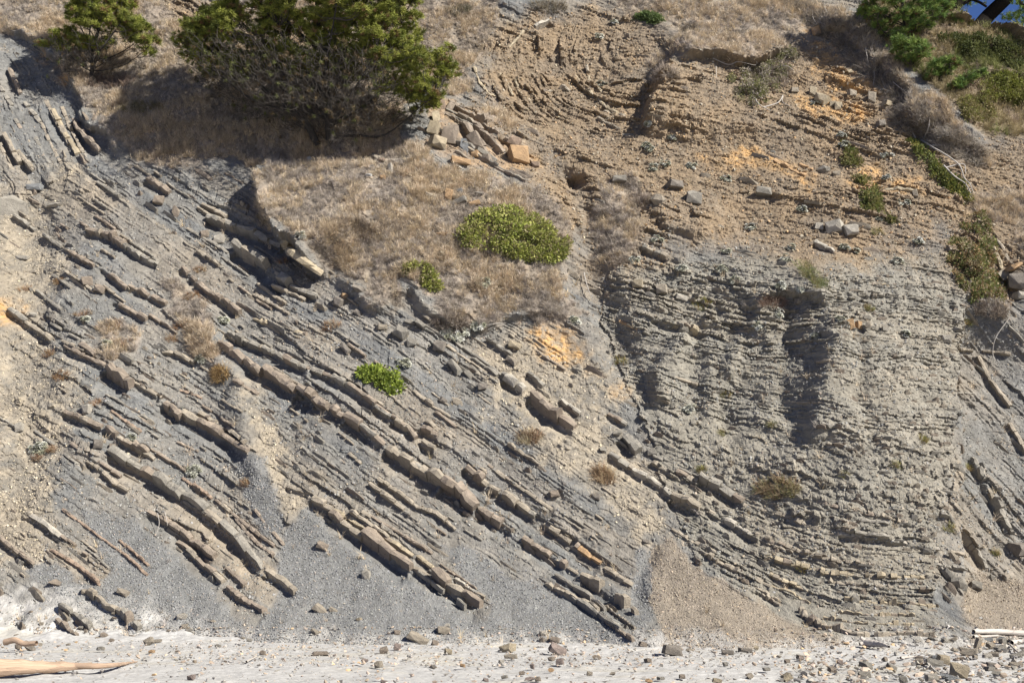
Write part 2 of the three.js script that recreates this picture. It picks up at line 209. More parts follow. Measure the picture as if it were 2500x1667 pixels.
// wording for things of one kind: each is told apart by the named thing it stands next to
const LANDMARKS = [[150, 1615, 'the big driftwood log'], [68, 1577, 'the dark slab behind the log'], [364, 1566, 'the upright tan stone on sand'], [468, 1653, 'the lone purple-brown stone'], [335, 1535, 'the end of the lowest left bed'], [614, 1610, 'the small white stick'], [180, 1510, 'the low grey beds at lower left'], [784, 1489, 'the long tan slab on the scree'], [1020, 1558, 'the long flat tan boulder'], [1081, 1539, 'the squarish tan boulder'], [1241, 1583, 'the blocky buff stone'], [1361, 1587, 'the tilted dark slab'], [1454, 1603, 'the flat brown slab'], [1640, 1588, 'the large dark boulder'], [1798, 1590, 'the two flat dark slabs'], [2130, 1580, 'the white driftwood stump'], [2114, 1625, 'the squarish grey stone'], [2343, 1639, 'the big rounded tan boulder'], [2388, 1571, 'the upright tan slab'], [2430, 1547, 'the long pale driftwood pole'], [2435, 1644, 'the low grey stone at right'], [1583, 1662, 'the orange stone at the bottom'], [2031, 1634, 'the brown stone at the gravel end'], [1921, 1654, 'the tilted buff slab'], [2281, 1618, 'the grey flat boulder'], [2178, 1629, 'the long grey stone'],
  [540, 918, 'the golden grass tuft'], [475, 770, 'the dry grass strip'], [270, 830, 'the left dry grass patch'], [232, 700, 'the pyramid-shaped rock'], [30, 512, 'the smooth grey boulder'], [930, 925, 'the small yellow-green bush'], [450, 1230, 'the long thick sandstone bed'], [285, 920, 'the dark wedge blocks'], [20, 760, 'the yellow stain at the left edge'], [640, 640, 'the pale grey ledge'], [95, 1098, 'the pale succulents on the clay'], [216, 1000, 'the pale upright stone'],
  [2035, 560, 'the largest pale boulder'], [1985, 688, 'the green grass tuft'], [1925, 410, 'the orange beds'], [2010, 247, 'the buff rock row'], [1840, 210, 'the grey-green shrub'], [2110, 450, 'the trailing vine'], [1645, 475, 'the big gully boulders'], [1861, 474, 'the grey boulder on brown dirt'], [1660, 790, 'the orange-buff block row'], [2380, 640, 'the tall leafy bush'], [1895, 1198, 'the brown buttress shrub'], [2080, 795, 'the orange buttress blocks'], [1583, 48, 'the low blue-green plant'], [1510, 441, 'the smooth boulder at the gully head'], [1590, 215, 'the shadowed brow'], [1512, 636, 'the dark gully shrub'], [2290, 420, 'the bare white branches'], [2304, 831, 'the pale buttress block'], [1661, 729, 'the pale rock above the block row'], [1475, 1165, 'the reddish dry plant'], [1590, 1180, 'the wavy pale bed'], [2440, 1250, 'the steep right-hand slabs'], [2150, 1310, 'the pale bed of the buttress'], [2200, 40, 'the young spruce'], [2228, 130, 'the first spruce sapling'], [2295, 180, 'the low spruce sapling'], [2345, 205, 'the flat spruce sapling'], [1992, 81, 'the orange slab under the turf'], [2164, 259, 'the squared buff stone'], [2146, 307, 'the dark stone on the dirt']];
const toldApart = new Set();
function beside(what, px, py) {
  const near = LANDMARKS.map(([x, y, n]) => [Math.hypot(x - px, y - py), x, y, n]).sort((a, b) => a[0] - b[0]).slice(0, 8); let text;
  for (const [, x, y, n] of near) { const dx = px - x, dy = py - y, v = dy < 0 ? 'above' : 'below', h = dx < 0 ? 'left' : 'right', a = Math.abs(dx), b = Math.abs(dy); text = `${what} ${a > 2.2 * b ? h + ' of' : b > 2.2 * a ? v : `${v} and ${h} of`} ${n}`; if (!toldApart.has(text)) break; }
  toldApart.add(text); return text;
}
function thing(o, name, label, category, group) { o.name = numbered(name); o.userData.label = label; o.userData.category = category; if (group) o.userData.group = group; scene.add(shade(o)); return o; }
function part(o, name, parent, label) { o.name = name; if (label) o.userData.label = label; parent.add(shade(o)); return o; }
function structure(o, name) { o.name = name; o.userData.kind = 'structure'; scene.add(shade(o)); return o; }
function stuff(o, name, label, category) { o.name = numbered(name); o.userData = { kind: 'stuff', label, category }; scene.add(shade(o)); return o; }

// ---------------------------------------------------------------- the beds that stand out
// each: thickness, length of a block in thicknesses, how far it stands out in thicknesses, stone, label, then the line of the bed
const beds = [
  [34, 2.2, .75, 'grey', 'long thick grey-brown sandstone bed low on the left, standing out over a deep shadow', 270, 1103, 320, 1135, 375, 1163, 430, 1200, 480, 1233, 530, 1270, 560, 1295, 590, 1322, 645, 1395],
  [28, 2, .6, 'tan', '', 650, 1398, 680, 1414, 724, 1448], [24, 2, .7, 'brown', '', 362, 1250, 400, 1270, 439, 1296, 465, 1320, 528, 1362], [24, 2, .6, 'brown', '', 432, 1323, 460, 1340, 500, 1382, 546, 1422], [16, 2, .5, 'brown', '', 543, 1376, 600, 1430], [26, 1.6, .5, 'brown', '', 548, 1428, 590, 1464, 655, 1500],
  [9, 5, .9, 'rust', '', 154, 1243, 246, 1314, 314, 1364, 361, 1407], [8, 5, .9, 'rust', '', 293, 1321, 329, 1353, 364, 1384], [10, 5, .9, 'rust', '', 125, 1343, 196, 1386, 246, 1432],
  [24, 2.4, .7, 'tan', '', 214, 1446, 264, 1482, 304, 1503], [30, 1, .8, 'grey', '', 300, 1503, 357, 1550], [15, 3, .9, 'grey', '', 146, 1482, 186, 1503, 222, 1534], [18, 2, .7, 'brown', '', 139, 1514, 190, 1556],
  [22, 3, .5, 'pale', '', 71, 1253, 111, 1278, 154, 1314], [13, 3, .9, 'brown', '', -10, 1305, 36, 1343, 86, 1380], [14, 2, .6, 'tan', '', 214, 1125, 250, 1150, 279, 1178, 314, 1200],
  [10, 3, 1, 'rust', '', 446, 1168, 489, 1200, 518, 1220], [10, 3, 1, 'brown', '', 525, 1221, 568, 1255], [12, 3, 1.1, 'brown', '', 576, 1268, 607, 1307, 639, 1339, 670, 1361], [9, 4, .9, 'brown', '', 624, 1246, 656, 1286, 695, 1333],
  [20, 2, .6, 'tan', '', 700, 1186, 756, 1205], [28, 1.6, .7, 'tan', '', 764, 1220, 813, 1246], [32, 2, .6, 'tan', 'lower run of tan sandstone blocks above the grey scree at bottom middle', 806, 1252, 845, 1282, 886, 1311], [40, 2, .75, 'brown', '', 890, 1300, 941, 1341, 1006, 1391], [24, 2, .6, 'grey', '', 1013, 1388, 1056, 1414], [42, 1.8, .8, 'brown', 'thick brown end of a sandstone bed running down into grey scree', 1063, 1407, 1120, 1448, 1177, 1484],
  [13, 2.4, .5, 'buff', '', 816, 1246, 895, 1293], [15, 2, .5, 'buff', '', 931, 1307, 1009, 1359], [13, 2, .5, 'buff', '', 1018, 1358, 1060, 1390], [14, 2, .5, 'pale', '', 1109, 1414, 1184, 1461],
  [28, 1.7, .8, 'brown', 'bumpy brown sandstone bed running diagonally through the middle of the cliff', 532, 839, 571, 864, 640, 913], [32, 2, .85, 'brown', '', 648, 902, 691, 930, 727, 955], [38, 1.1, .9, 'brown', '', 734, 950, 775, 977], [28, 1.8, .8, 'brown', '', 772, 980, 841, 1016], [30, 1.7, .85, 'brown', '', 845, 1018, 881, 1041, 938, 1088], [32, 1.5, .8, 'tan', '', 945, 1096, 1009, 1139, 1081, 1178], [40, 1.1, .85, 'brown', '', 1083, 1178, 1120, 1198, 1163, 1243], [28, 1.1, .8, 'brown', '', 1170, 1243, 1191, 1257, 1252, 1298],
  [22, 1.2, .8, 'grey', '', 548, 812, 600, 838, 640, 852, 684, 870, 720, 889, 752, 901], [22, 1.4, .7, 'grey', '', 763, 904, 811, 922], [24, 2, .75, 'grey', 'rounded grey-brown sandstone bed just above the bumpy brown one', 813, 921, 863, 950, 918, 988], [22, 1.6, .75, 'grey', '', 916, 993, 956, 1022], [22, 1.5, .75, 'tan', '', 959, 1025, 1002, 1050, 1018, 1072], [24, 1.3, .7, 'brown', '', 1030, 1046, 1070, 1066], [28, 1.4, .7, 'tan', '', 1031, 1082, 1063, 1100],
  [28, 1.6, .75, 'tan', '', 1138, 1143, 1191, 1186], [28, 1.3, .75, 'tan', '', 1196, 1188, 1224, 1205, 1261, 1234], [26, 1.5, .7, 'grey', '', 1245, 1213, 1270, 1236, 1308, 1261], [10, 3, .8, 'tan', '', 1116, 1107, 1191, 1157],
  [18, 1.7, .6, 'tan', '', 924, 1171, 974, 1203, 1020, 1239, 1066, 1253, 1112, 1294], [10, 4, .9, 'brown', '', 884, 1250, 927, 1275, 963, 1296, 1006, 1325, 1056, 1353],
  [24, 1.7, .5, 'tan', '', 1319, 1275, 1358, 1298, 1415, 1338], [32, 1.6, .4, 'orange', 'orange-stained sandstone slab beside grey shale, low in the middle', 1416, 1337, 1470, 1375], [26, 2, .8, 'brown', '', 1276, 1318, 1340, 1353, 1385, 1384], [20, 1.6, .5, 'tan', '', 1386, 1386, 1412, 1402],
  [32, 2, .8, 'tan', 'smooth tan sandstone bed end at the edge of the brown scree fan', 1419, 1411, 1461, 1430, 1504, 1463, 1556, 1502], [13, 2.6, .8, 'tan', '', 1333, 1428, 1383, 1453, 1461, 1494], [10, 3, .9, 'brown', '', 1476, 1518, 1547, 1568], [16, 2, .4, 'tan', '', 1476, 1386, 1544, 1430], [7, 6, 1, 'dark', '', 1415, 1439, 1480, 1485, 1552, 1537],
  [22, 1.6, .7, 'grey', '', 1488, 1110, 1519, 1130, 1546, 1147], [22, 2, .75, 'pale', 'wavy pale sandstone bed to the right of the middle', 1544, 1148, 1590, 1172, 1619, 1193, 1640, 1212], [34, 1.6, .8, 'tan', '', 1640, 1211, 1708, 1245], [22, 1.6, .6, 'pale', '', 1732, 1253, 1769, 1268, 1808, 1293, 1848, 1316], [24, 1.3, .7, 'tan', '', 1640, 1153, 1703, 1177], [32, 1.6, .7, 'grey', '', 1708, 1168, 1754, 1186, 1815, 1229], [18, 1.5, .7, 'tan', '', 1586, 1125, 1635, 1152], [18, 1.1, .7, 'tan', '', 1640, 1293, 1690, 1325, 1747, 1353], [16, 1.1, .8, 'tan', '', 1729, 1361, 1776, 1389, 1847, 1418, 1880, 1436], [14, 2, .6, 'tan', '', 1840, 1436, 1900, 1468],
  [24, 1.4, .7, 'tan', '', 1815, 1236, 1860, 1246, 1931, 1266, 1967, 1284, 2039, 1305], [16, 2, .6, 'pale', '', 2039, 1306, 2110, 1309, 2210, 1325, 2289, 1343], [24, 1, .8, 'tan', 'row of short tan jointed blocks across the foot of the right buttress', 1845, 1310, 1871, 1320, 1931, 1341, 2003, 1364, 2060, 1377, 2150, 1384], [18, 1.1, .8, 'tan', '', 2103, 1246, 2181, 1270, 2226, 1284], [17, 1, .7, 'buff', '', 1860, 1359, 1942, 1380, 2028, 1403, 2110, 1409, 2181, 1411, 2253, 1416],
  [20, 1.1, .7, 'buff', '', 1878, 1405, 1967, 1445, 2010, 1464, 2060, 1470], [22, 1, .75, 'buff', '', 2060, 1471, 2110, 1477, 2210, 1480, 2289, 1484], [13, 1.2, .7, 'tan', '', 2021, 1423, 2110, 1434, 2217, 1438], [11, 1.6, .8, 'buff', '', 2039, 1498, 2110, 1504, 2235, 1505], [26, 1.2, .7, 'tan', 'lowest tan block row of the right buttress, standing on scree', 1953, 1495, 1981, 1523, 2017, 1538, 2089, 1552, 2139, 1555, 2199, 1552, 2281, 1555], [10, 3, .8, 'buff', '', 1860, 1423, 1931, 1452, 1978, 1477], [11, 1.6, .7, 'tan', '', 1860, 1452, 1906, 1480], [12, 1.4, .7, 'buff', '', 2010, 1513, 2100, 1525, 2230, 1528],
  [16, 2, .8, 'grey', '', 2371, 1118, 2396, 1171, 2431, 1239, 2449, 1275, 2469, 1309], [15, 2.4, .8, 'grey', '', 2349, 1300, 2378, 1343, 2408, 1391], [22, 3, .5, 'tan', 'steep brown slab bed at the right edge of the cliff, above middle height', 2389, 871, 2417, 929, 2467, 996], [20, 2, .6, 'tan', '', 2464, 1036, 2505, 1110], [12, 4, .8, 'buff', '', 2417, 606, 2442, 660], [12, 4, .8, 'tan', '', 2434, 590, 2464, 645],
  [24, 1.2, .8, 'brown', '', 214, 564, 271, 579, 306, 602], [16, 1.4, .7, 'grey', '', 304, 602, 357, 636, 388, 648], [18, 1.4, .8, 'brown', '', 171, 618, 231, 652], [20, 2, .8, 'brown', '', 250, 654, 311, 706], [20, 1.2, .7, 'brown', '', 314, 700, 354, 718, 409, 745], [18, 1.6, .9, 'brown', '', 275, 736, 321, 761, 359, 784], [16, 1.5, .8, 'brown', '', 446, 657, 500, 707, 557, 746, 588, 770],
  [16, 3, .7, 'tan', '', 64, 789, 129, 832], [16, 3, .7, 'grey', '', 22, 758, 68, 786], [18, 2.4, .8, 'brown', '', 160, 846, 200, 868, 259, 895], [16, 2.4, .6, 'brown', '', 200, 843, 248, 877], [38, 1.3, .8, 'brown', 'dark brown wedge-shaped blocks on the left slope under a tuft of dry grass', 264, 900, 323, 945], [20, 1.5, .6, 'tan', '', 325, 932, 395, 973], [32, 1, .8, 'brown', '', 405, 987, 445, 1020], [28, 2, .8, 'brown', '', 446, 1011, 490, 1034, 536, 1057, 609, 1106], [20, 1.2, .6, 'tan', '', 475, 1004, 536, 1038], [16, 1.6, .6, 'tan', '', 557, 1046, 602, 1084], [22, 1.4, .8, 'brown', '', 157, 1007, 221, 1032, 252, 1045], [17, 2, .8, 'brown', '', 261, 1046, 307, 1082, 362, 1110], [8, 4, .9, 'rust', '', 271, 1004, 307, 1032, 346, 1057], [8, 4, .9, 'brown', '', 321, 1007, 386, 1054], [8, 4, .9, 'brown', '', 432, 1079, 486, 1104], [13, 2.4, .7, 'tan', '', 396, 861, 429, 864, 477, 888], [11, 2.4, .8, 'brown', '', 571, 929, 631, 966], [8, 3, .8, 'rust', '', 439, 954, 511, 984],
  [22, 2.4, .8, 'brown', '', 361, 439, 416, 473], [15, 2.4, .7, 'tan', '', 493, 500, 556, 534], [15, 2, .7, 'tan', '', 511, 534, 573, 559], [26, 2.6, .8, 'grey', '', 508, 533, 570, 555, 640, 578, 691, 597], [32, 3.4, .7, 'buff', 'dark buff rock lip along the lower left edge of the dry grass mound', 691, 586, 734, 618, 786, 663], [38, 1.9, .9, 'grey', 'broad pale grey ledge below the shadowed edge of the grass mound', 578, 607, 639, 643, 711, 698], [20, 2, .8, 'grey', '', 709, 702, 776, 727], [9, 3, .8, 'tan', '', 627, 693, 701, 745], [11, 3, .8, 'tan', '', 666, 700, 747, 734], [9, 4, .8, 'tan', '', 620, 721, 708, 770], [12, 1.8, .7, 'buff', '', 620, 782, 663, 796, 681, 802, 751, 820],
  [11, 3, .8, 'tan', '', 1009, 957, 1048, 989, 1100, 1020], [11, 3, .8, 'brown', '', 1063, 1007, 1115, 1045], [28, 1.7, .7, 'pale', '', 1236, 925, 1281, 956], [22, 1.3, .7, 'grey', '', 1291, 912, 1328, 945], [34, 1.5, .8, 'brown', 'short run of thick brown blocks below the tan dirt patch, right of centre', 1299, 969, 1336, 1003, 1361, 1020, 1403, 1048], [16, 1.6, .6, 'pale', '', 1372, 979, 1417, 1013], [18, 1.8, .7, 'grey', '', 1483, 1011, 1531, 1038], [34, 1.4, .7, 'grey', '', 1526, 1066, 1560, 1106],
  [20, 1.5, .8, 'buff', 'row of orange-buff blocks casting shadow, above the grey ribs', 1595, 777, 1629, 793, 1669, 798, 1721, 820], [11, 3, .7, 'orange', '', 1515, 786, 1560, 809], [22, 1.3, .7, 'grey', '', 1567, 605, 1628, 631],
  [11, 1.4, .9, 'buff', '', 1404, 189, 1415, 214, 1454, 243, 1490, 275, 1554, 298], [10, 2, .9, 'buff', '', 1433, 168, 1440, 204, 1471, 231], [9, 2, .9, 'buff', '', 1254, 200, 1272, 236, 1299, 259], [9, 1.5, .9, 'tan', '', 1326, 232, 1376, 221, 1413, 238], [9, 2, .9, 'tan', '', 1461, 296, 1513, 320], [9, 2, .9, 'tan', '', 1468, 275, 1525, 293, 1562, 299], [9, 3, .8, 'buff', '', 1156, 168, 1170, 205, 1191, 234, 1245, 248], [9, 3, .8, 'buff', '', 1190, 180, 1218, 242], [9, 3, .8, 'buff', '', 1222, 182, 1250, 240], [12, 3, .8, 'buff', '', 1240, 123, 1278, 82], [13, 3, .8, 'pale', '', 1304, 70, 1338, 54],
  [12, 2.4, .7, 'buff', '', 2154, 470, 2189, 466, 2226, 470], [11, 2, .6, 'orange', '', 1889, 393, 1930, 416, 1966, 434], [10, 2, .7, 'orange', '', 1950, 404, 1985, 418], [14, 2, .6, 'pale', '', 1989, 593, 2037, 616], [11, 1.3, .8, 'buff', '', 2031, 689, 2100, 694, 2169, 702], [11, 1.3, .7, 'tan', '', 2192, 900, 2312, 901], [11, 1.3, .7, 'tan', '', 2185, 925, 2312, 930], [13, 1.5, .6, 'pale', '', 2204, 1046, 2255, 1047], [12, 1.2, .7, 'tan', '', 2256, 1052, 2350, 1052], [10, 2, .7, 'tan', '', 1940, 925, 1985, 918, 2015, 924], [11, 1.4, .8, 'tan', '', 2205, 826, 2290, 832],
  [11, 2, .3, 'tan', '', 150, 262, 180, 330, 205, 375], [11, 2, .3, 'tan', '', 110, 240, 140, 300, 168, 352], [10, 2, .35, 'grey', '', 30, 280, 62, 330, 90, 385], [11, 2, .4, 'grey', '', 0, 215, 30, 262], [10, 2, .3, 'tan', '', 100, 300, 130, 362, 150, 400], [10, 2, .3, 'tan', '', 0, 350, 22, 402, 44, 440],
  [20, 2, .35, 'buff', 'steep brown bed in the upper left corner, standing on edge in the sun', 130, 270, 155, 320, 192, 378], [18, 3, .6, 'brown', '', 24, 172, 52, 232], [14, 3, .7, 'tan', '', 10, 330, 50, 400], [14, 3, .7, 'tan', '', 45, 372, 82, 420], [11, 2, .35, 'grey', '', 85, 330, 115, 400], [12, 2, .4, 'grey', '', 60, 255, 100, 300], [16, 3, .8, 'brown', '', 185, 300, 215, 345, 248, 372],
  [26, 2, .5, 'brown', '', 1131, 300, 1160, 340, 1190, 381], [15, 1.8, .8, 'brown', '', 1120, 285, 1160, 310, 1209, 345], [14, 1.8, .8, 'brown', '', 1150, 304, 1185, 335, 1226, 377], [13, 1.8, .8, 'brown', '', 1100, 255, 1150, 285, 1190, 305], [13, 2, .8, 'brown', '', 1165, 300, 1215, 330, 1240, 352],
];
// the softer shale is worn back just under the thick beds
const ppmAt = (p) => FL / ((CAM.z - p.z) * Math.cos(PITCH) + (p.y - CAM.y) * Math.sin(PITCH));
const slim = (T) => (T >= 18 ? 0.58 : 0.8);
const carve = new Float32Array(GW * GH);
for (const [T, bl, out, , , ...line] of beds) {
  if (T < 13) continue; const W = toWorld(line, hit), p0 = hit(line[0], line[1]), th = (T * slim(T)) / ppmAt(p0), dep = Math.min(0.36, th * (0.6 + 0.5 * out)) * (bl < 1.55 && line[0] > 1600 ? 0.4 : 1), reach = th * 2.4, steep = Math.abs(W[W.length - 1][1] - W[0][1]) > 1.2 * Math.abs(W[W.length - 1][0] - W[0][0]);
  let x0 = 1e9, x1 = -1e9, y0 = 1e9, y1 = -1e9; for (const [x, y] of W) { x0 = Math.min(x0, x); x1 = Math.max(x1, x); y0 = Math.min(y0, y); y1 = Math.max(y1, y); }
  for (let j = Math.max(0, Math.floor((y0 - reach - GY) / GS)); j < Math.min(GH, (y1 + reach - GY) / GS); j++) for (let i = Math.max(0, Math.floor((x0 - reach - GX) / GS)); i < Math.min(GW, (x1 + reach - GX) / GS); i++) {
    const [d, u, side] = polyDist(W, GX + i * GS, GY + j * GS), low = -side * d / th, v = dep * ss(0.1, 0.75, low) * ss(2.4, 0.9, low) * ss(0, 0.04, u) * ss(1, 0.96, u); if (v > carve[j * GW + i]) carve[j * GW + i] = v;
  }
}

// ---------------------------------------------------------------- the cliff, one relief sheet
const rowY = []; for (let p = 1640; p > -90; p -= 2.15) rowY.push(hit0(1250, p).y);
for (let k = 1; k < 24; k++) rowY.push(rowY.at(-1) + 0.06 * Math.pow(1.13, k));
rowY.unshift(rowY[0] - 0.15, rowY[0] - 0.05); rowY.sort((a, b) => a - b);
const U = []; for (let k = -555; k <= 555; k++) U.push(k / 550);
for (let k = 1; k < 22; k++) { const d = U.at(-1) + 0.004 * Math.pow(1.25, k); U.push(d); U.unshift(-d); }
const NR = rowY.length, NC = U.length, HW = rowY.map((y) => 0.4452 * ((30 - z0(y)) * Math.cos(PITCH) + (y - 2.1) * Math.sin(PITCH)) + 0.9);
const zs = new Float32Array(NR * NC), cliffPos = new Float32Array(NR * NC * 3), cliffCol = new Float32Array(NR * NC * 3), cliffUv = new Float32Array(NR * NC * 2);
const wGrass = new Float32Array(NR * NC), wScree = new Float32Array(NR * NC), wVeg = new Float32Array(NR * NC), wDirt = new Float32Array(NR * NC), wFan = new Float32Array(NR * NC), wSand = new Float32Array(NR * NC), wClay = new Float32Array(NR * NC);
const lerp3 = (a, b, t) => { a[0] += (b[0] - a[0]) * t; a[1] += (b[1] - a[1]) * t; a[2] += (b[2] - a[2]) * t; };
for (let r = 0; r < NR; r++) for (let c = 0; c < NC; c++) {
  const i = r * NC + c, y = rowY[r], x = U[c] * HW[r], far = Math.abs(U[c]) > 1.02 ? 0.3 : 1, yc = crest(x);
  const n1 = fbm(x * 1.1, y * 1.1, 31, 3), n2 = fbm(x * 4.3, y * 4.3, 41, 3), en = n1 * 0.4 + n2 * 0.22, n3 = fbm(x * 0.35, y * 0.35, 51, 3);
  const sd = (k) => bil(Z[k], x, y);
  const gr = ss(-0.18, 0.25, sd('grass') + en * 1.1), vg = ss(-0.3, 0.3, sd('veg') + en), sc = ss(-0.12, 0.12, sd('scree') + en * 0.55), fn = ss(-0.15, 0.15, sd('fan') + en * 0.6);
  const di = ss(-1.3, 0.8, sd('dirt') + en * 1.6), cl = ss(-0.6, 0.5, sd('clay') + en * 1.5), or = ss(-0.35, 0.45, sd('orange') + en * 1.4), sa = ss(-0.5, 0.35, sd('sand') + en * 0.7), fi = ss(-0.3, 0.3, sd('fine') + en * 0.6);
  const tL = ss(-0.1, 0.1, sd('steepL') + n2 * 0.15), tR = ss(-0.1, 0.1, sd('steepR')), fo = ss(-0.25, 0.25, sd('fold') + n1 * 0.2);
  wGrass[i] = gr; wScree[i] = sc; wVeg[i] = vg; wDirt[i] = di; wFan[i] = fn; wSand[i] = sa; wClay[i] = cl;
  const wob = 0.1 * n1 + 0.05 * n2; let q = -strat(x, y), s = x * 1.15;
  if (tL > 0.5) { q = -(x * 0.82 + y * 0.57); s = y; q += 3; } else if (tR > 0.5) { q = -(x * 0.87 + y * 0.5); s = y; } else if (fo > 0.5 ) { q = Math.hypot(x - foldC[0], y - foldC[1]); s = Math.atan2(y - foldC[1], x - foldC[0]) * 3; }
  q += wob;
  const rub = 0.075 * cells(x * 3.1, y * 3.6, 61) + 0.05 * cells(x * 7.7, y * 8.6, 71);
  let rock;
  if (fi > 0.5 && tR < 0.5) rock = 0.12 * bed(q, s, 0.62, 11, 0.45) * ss(-0.5, 0.3, n1) + 0.15 * bed(q, s, 0.23, 12, 0.7) * ss(-0.6, 0.2, n1 + n3) + 0.09 * bed(q, s, 0.11, 13, 1) + rub * 0.75 + 0.1 * (1 - Math.abs(vn(x * 0.9, y * 0.25 + n1, 81))) ;
  else rock = (0.15 * bed(q, s, 0.95, 1, 0.8) + 0.12 * bed(q, s, 0.37, 2, 0.9)) * (0.12 + 0.95 * ss(-0.35, 0.35, fbm(x * 0.55, y * 0.55, 55, 3))) + 0.06 * bed(q, s, 0.14, 3, 1.6) * ss(-0.5, 0.2, n1) + rub * 0.42;
  if (fo > 0.5) rock = rock * 0.55 + rub * 0.5;
  const pt = ss(-0.25, 0.35, fbm(x * 0.5, y * 0.8, 99, 3)), soil = (0.26 * bed(q, s, 0.46, 21, 0.7) + 0.15 * bed(q, s, 0.2, 22, 0.9)) * (0.25 + 0.85 * pt) + 0.14 * cells(x * 1.7, y * 2.5, 91) * pt + 0.075 * cells(x * 3.9, y * 5, 95) + 0.045 * cells(x * 9, y * 10, 97);
  const turf = 0.16 * n1 + 0.1 * n2 + 0.06 * cells(x * 3, y * 3.4, 101);
  let h = mix(rock, soil, di * 0.85); h = mix(h, rock * 0.3 + rub * 0.6, cl * 0.75); h = mix(h, turf, Math.max(gr, vg)); h = mix(h, 0.05 + 0.03 * n1, Math.max(sc, fn)); h = mix(h, h * 0.15, sa);
  const cv = bil(carve, x, y); h *= 1 - 0.6 * Math.min(1, cv * 6); h -= cv;
  const z = F(x, y) + h * far * (y > yc ? 0.2 : 1);
  zs[i] = z; cliffPos.set([x, y, z], i * 3); cliffUv.set([x / 2.2, y * 1.25 / 2.2], i * 2);
  // base colours of what the surface is made of
  const k = [0.235, 0.23, 0.213], bandT = hash(Math.floor(q / 0.33), 5), band2 = hash(Math.floor(q / 0.8), 6);
  lerp3(k, [0.175, 0.182, 0.185], 0.6 * ss(0.5, 0.9, bandT) + 0.25 * ss(-0.1, 0.5, n3)); lerp3(k, [0.33, 0.28, 0.215], 0.5 * ss(0.55, 0.95, band2) + 0.4 * ss(0, 0.6, -n3) + 0.25 * ss(0, 0.5, n1));
  if (rock > 0.13) lerp3(k, [0.35, 0.3, 0.235], ss(0.13, 0.25, rock) * 0.6);
  lerp3(k, [0.31, 0.285, 0.228], fi * 0.6); lerp3(k, [0.285, 0.208, 0.128], di * (0.82 + 0.25 * n1)); lerp3(k, [0.375, 0.32, 0.24], cl * (0.68 + 0.5 * n2)); lerp3(k, [0.56, 0.35, 0.155], Math.min(1, or * (0.3 + 1.3 * cells(x * 4.3, y * 5.5, 111) * (0.6 + n1))));
  lerp3(k, [0.36, 0.26, 0.165], ss(-0.15, 0.3, sd('outcrop') + en * 0.8) * (0.8 + 0.6 * n2)); lerp3(k, [0.222, 0.223, 0.217], sc * 0.92); lerp3(k, [0.3, 0.255, 0.2], fn * 0.95); lerp3(k, [mix(0.34, 0.28, ss(-0.2, 0.3, n1)), mix(0.275, 0.235, ss(-0.2, 0.3, n1)), mix(0.205, 0.19, ss(-0.2, 0.3, n1))], gr * (0.8 + 0.4 * n2)); lerp3(k, [0.22, 0.17, 0.1], vg * 0.95); lerp3(k, [0.56, 0.54, 0.505], sa * (0.85 + 0.5 * n2)); lerp3(k, [0.54, 0.52, 0.485], 0.85 * ss(0.32, 0.02, y + 0.25 * n2 + 0.15 * n1));
  const v = 1 + 0.22 * n2 + 0.12 * n1; cliffCol.set([k[0] * v, k[1] * v, k[2] * v], i * 3);
}
const index = new Uint32Array((NR - 1) * (NC - 1) * 6);
for (let r = 0, o = 0; r + 1 < NR; r++) for (let c = 0; c + 1 < NC; c++) { const a = r * NC + c, b = a + 1, d = a + NC, e = d + 1; index.set([a, b, e, a, e, d], o); o += 6; }
const cg = new THREE.BufferGeometry();
cg.setAttribute('position', new THREE.BufferAttribute(cliffPos, 3)); cg.setAttribute('color', new THREE.BufferAttribute(cliffCol, 3)); cg.setAttribute('uv', new THREE.BufferAttribute(cliffUv, 2)); cg.setIndex(new THREE.BufferAttribute(index, 1)); cg.computeVertexNormals();
const cliff = structure(new THREE.Mesh(cg, std(0xffffff, { vertexColors: true, map: grit, bumpMap: gritBump, bumpScale: 0.03, roughness: 1, flatShading: true })), 'cliff');
const cn = cg.attributes.normal;
function at(x, y) { // cell of the relief sheet under (x, y)
  let lo = 0, hi = NR - 2; while (lo < hi) { const m = (lo + hi + 1) >> 1; rowY[m] <= y ? (lo = m) : (hi = m - 1); }
  const u = x / HW[lo]; let a = 0, b = NC - 2; while (a < b) { const m = (a + b + 1) >> 1; U[m] <= u ? (a = m) : (b = m - 1); }
  return lo * NC + a;
}
const surf = (x, y) => V(x, y, zs[at(x, y)]);
const normalAt = (x, y, e = 0.35) => V(-(F(x + e, y) - F(x - e, y)) / (2 * e), -(F(x, y + e) - F(x, y - e)) / (2 * e), 1).normalize();
const spot = (px, py) => { const p = hit(px, py); p.z = Math.max(p.z - 0.05, zs[at(p.x, p.y)]); return p; };
const ppm = (p) => FL / ((CAM.z - p.z) * Math.cos(PITCH) + (p.y - CAM.y) * Math.sin(PITCH)); // photograph pixels per metre at p

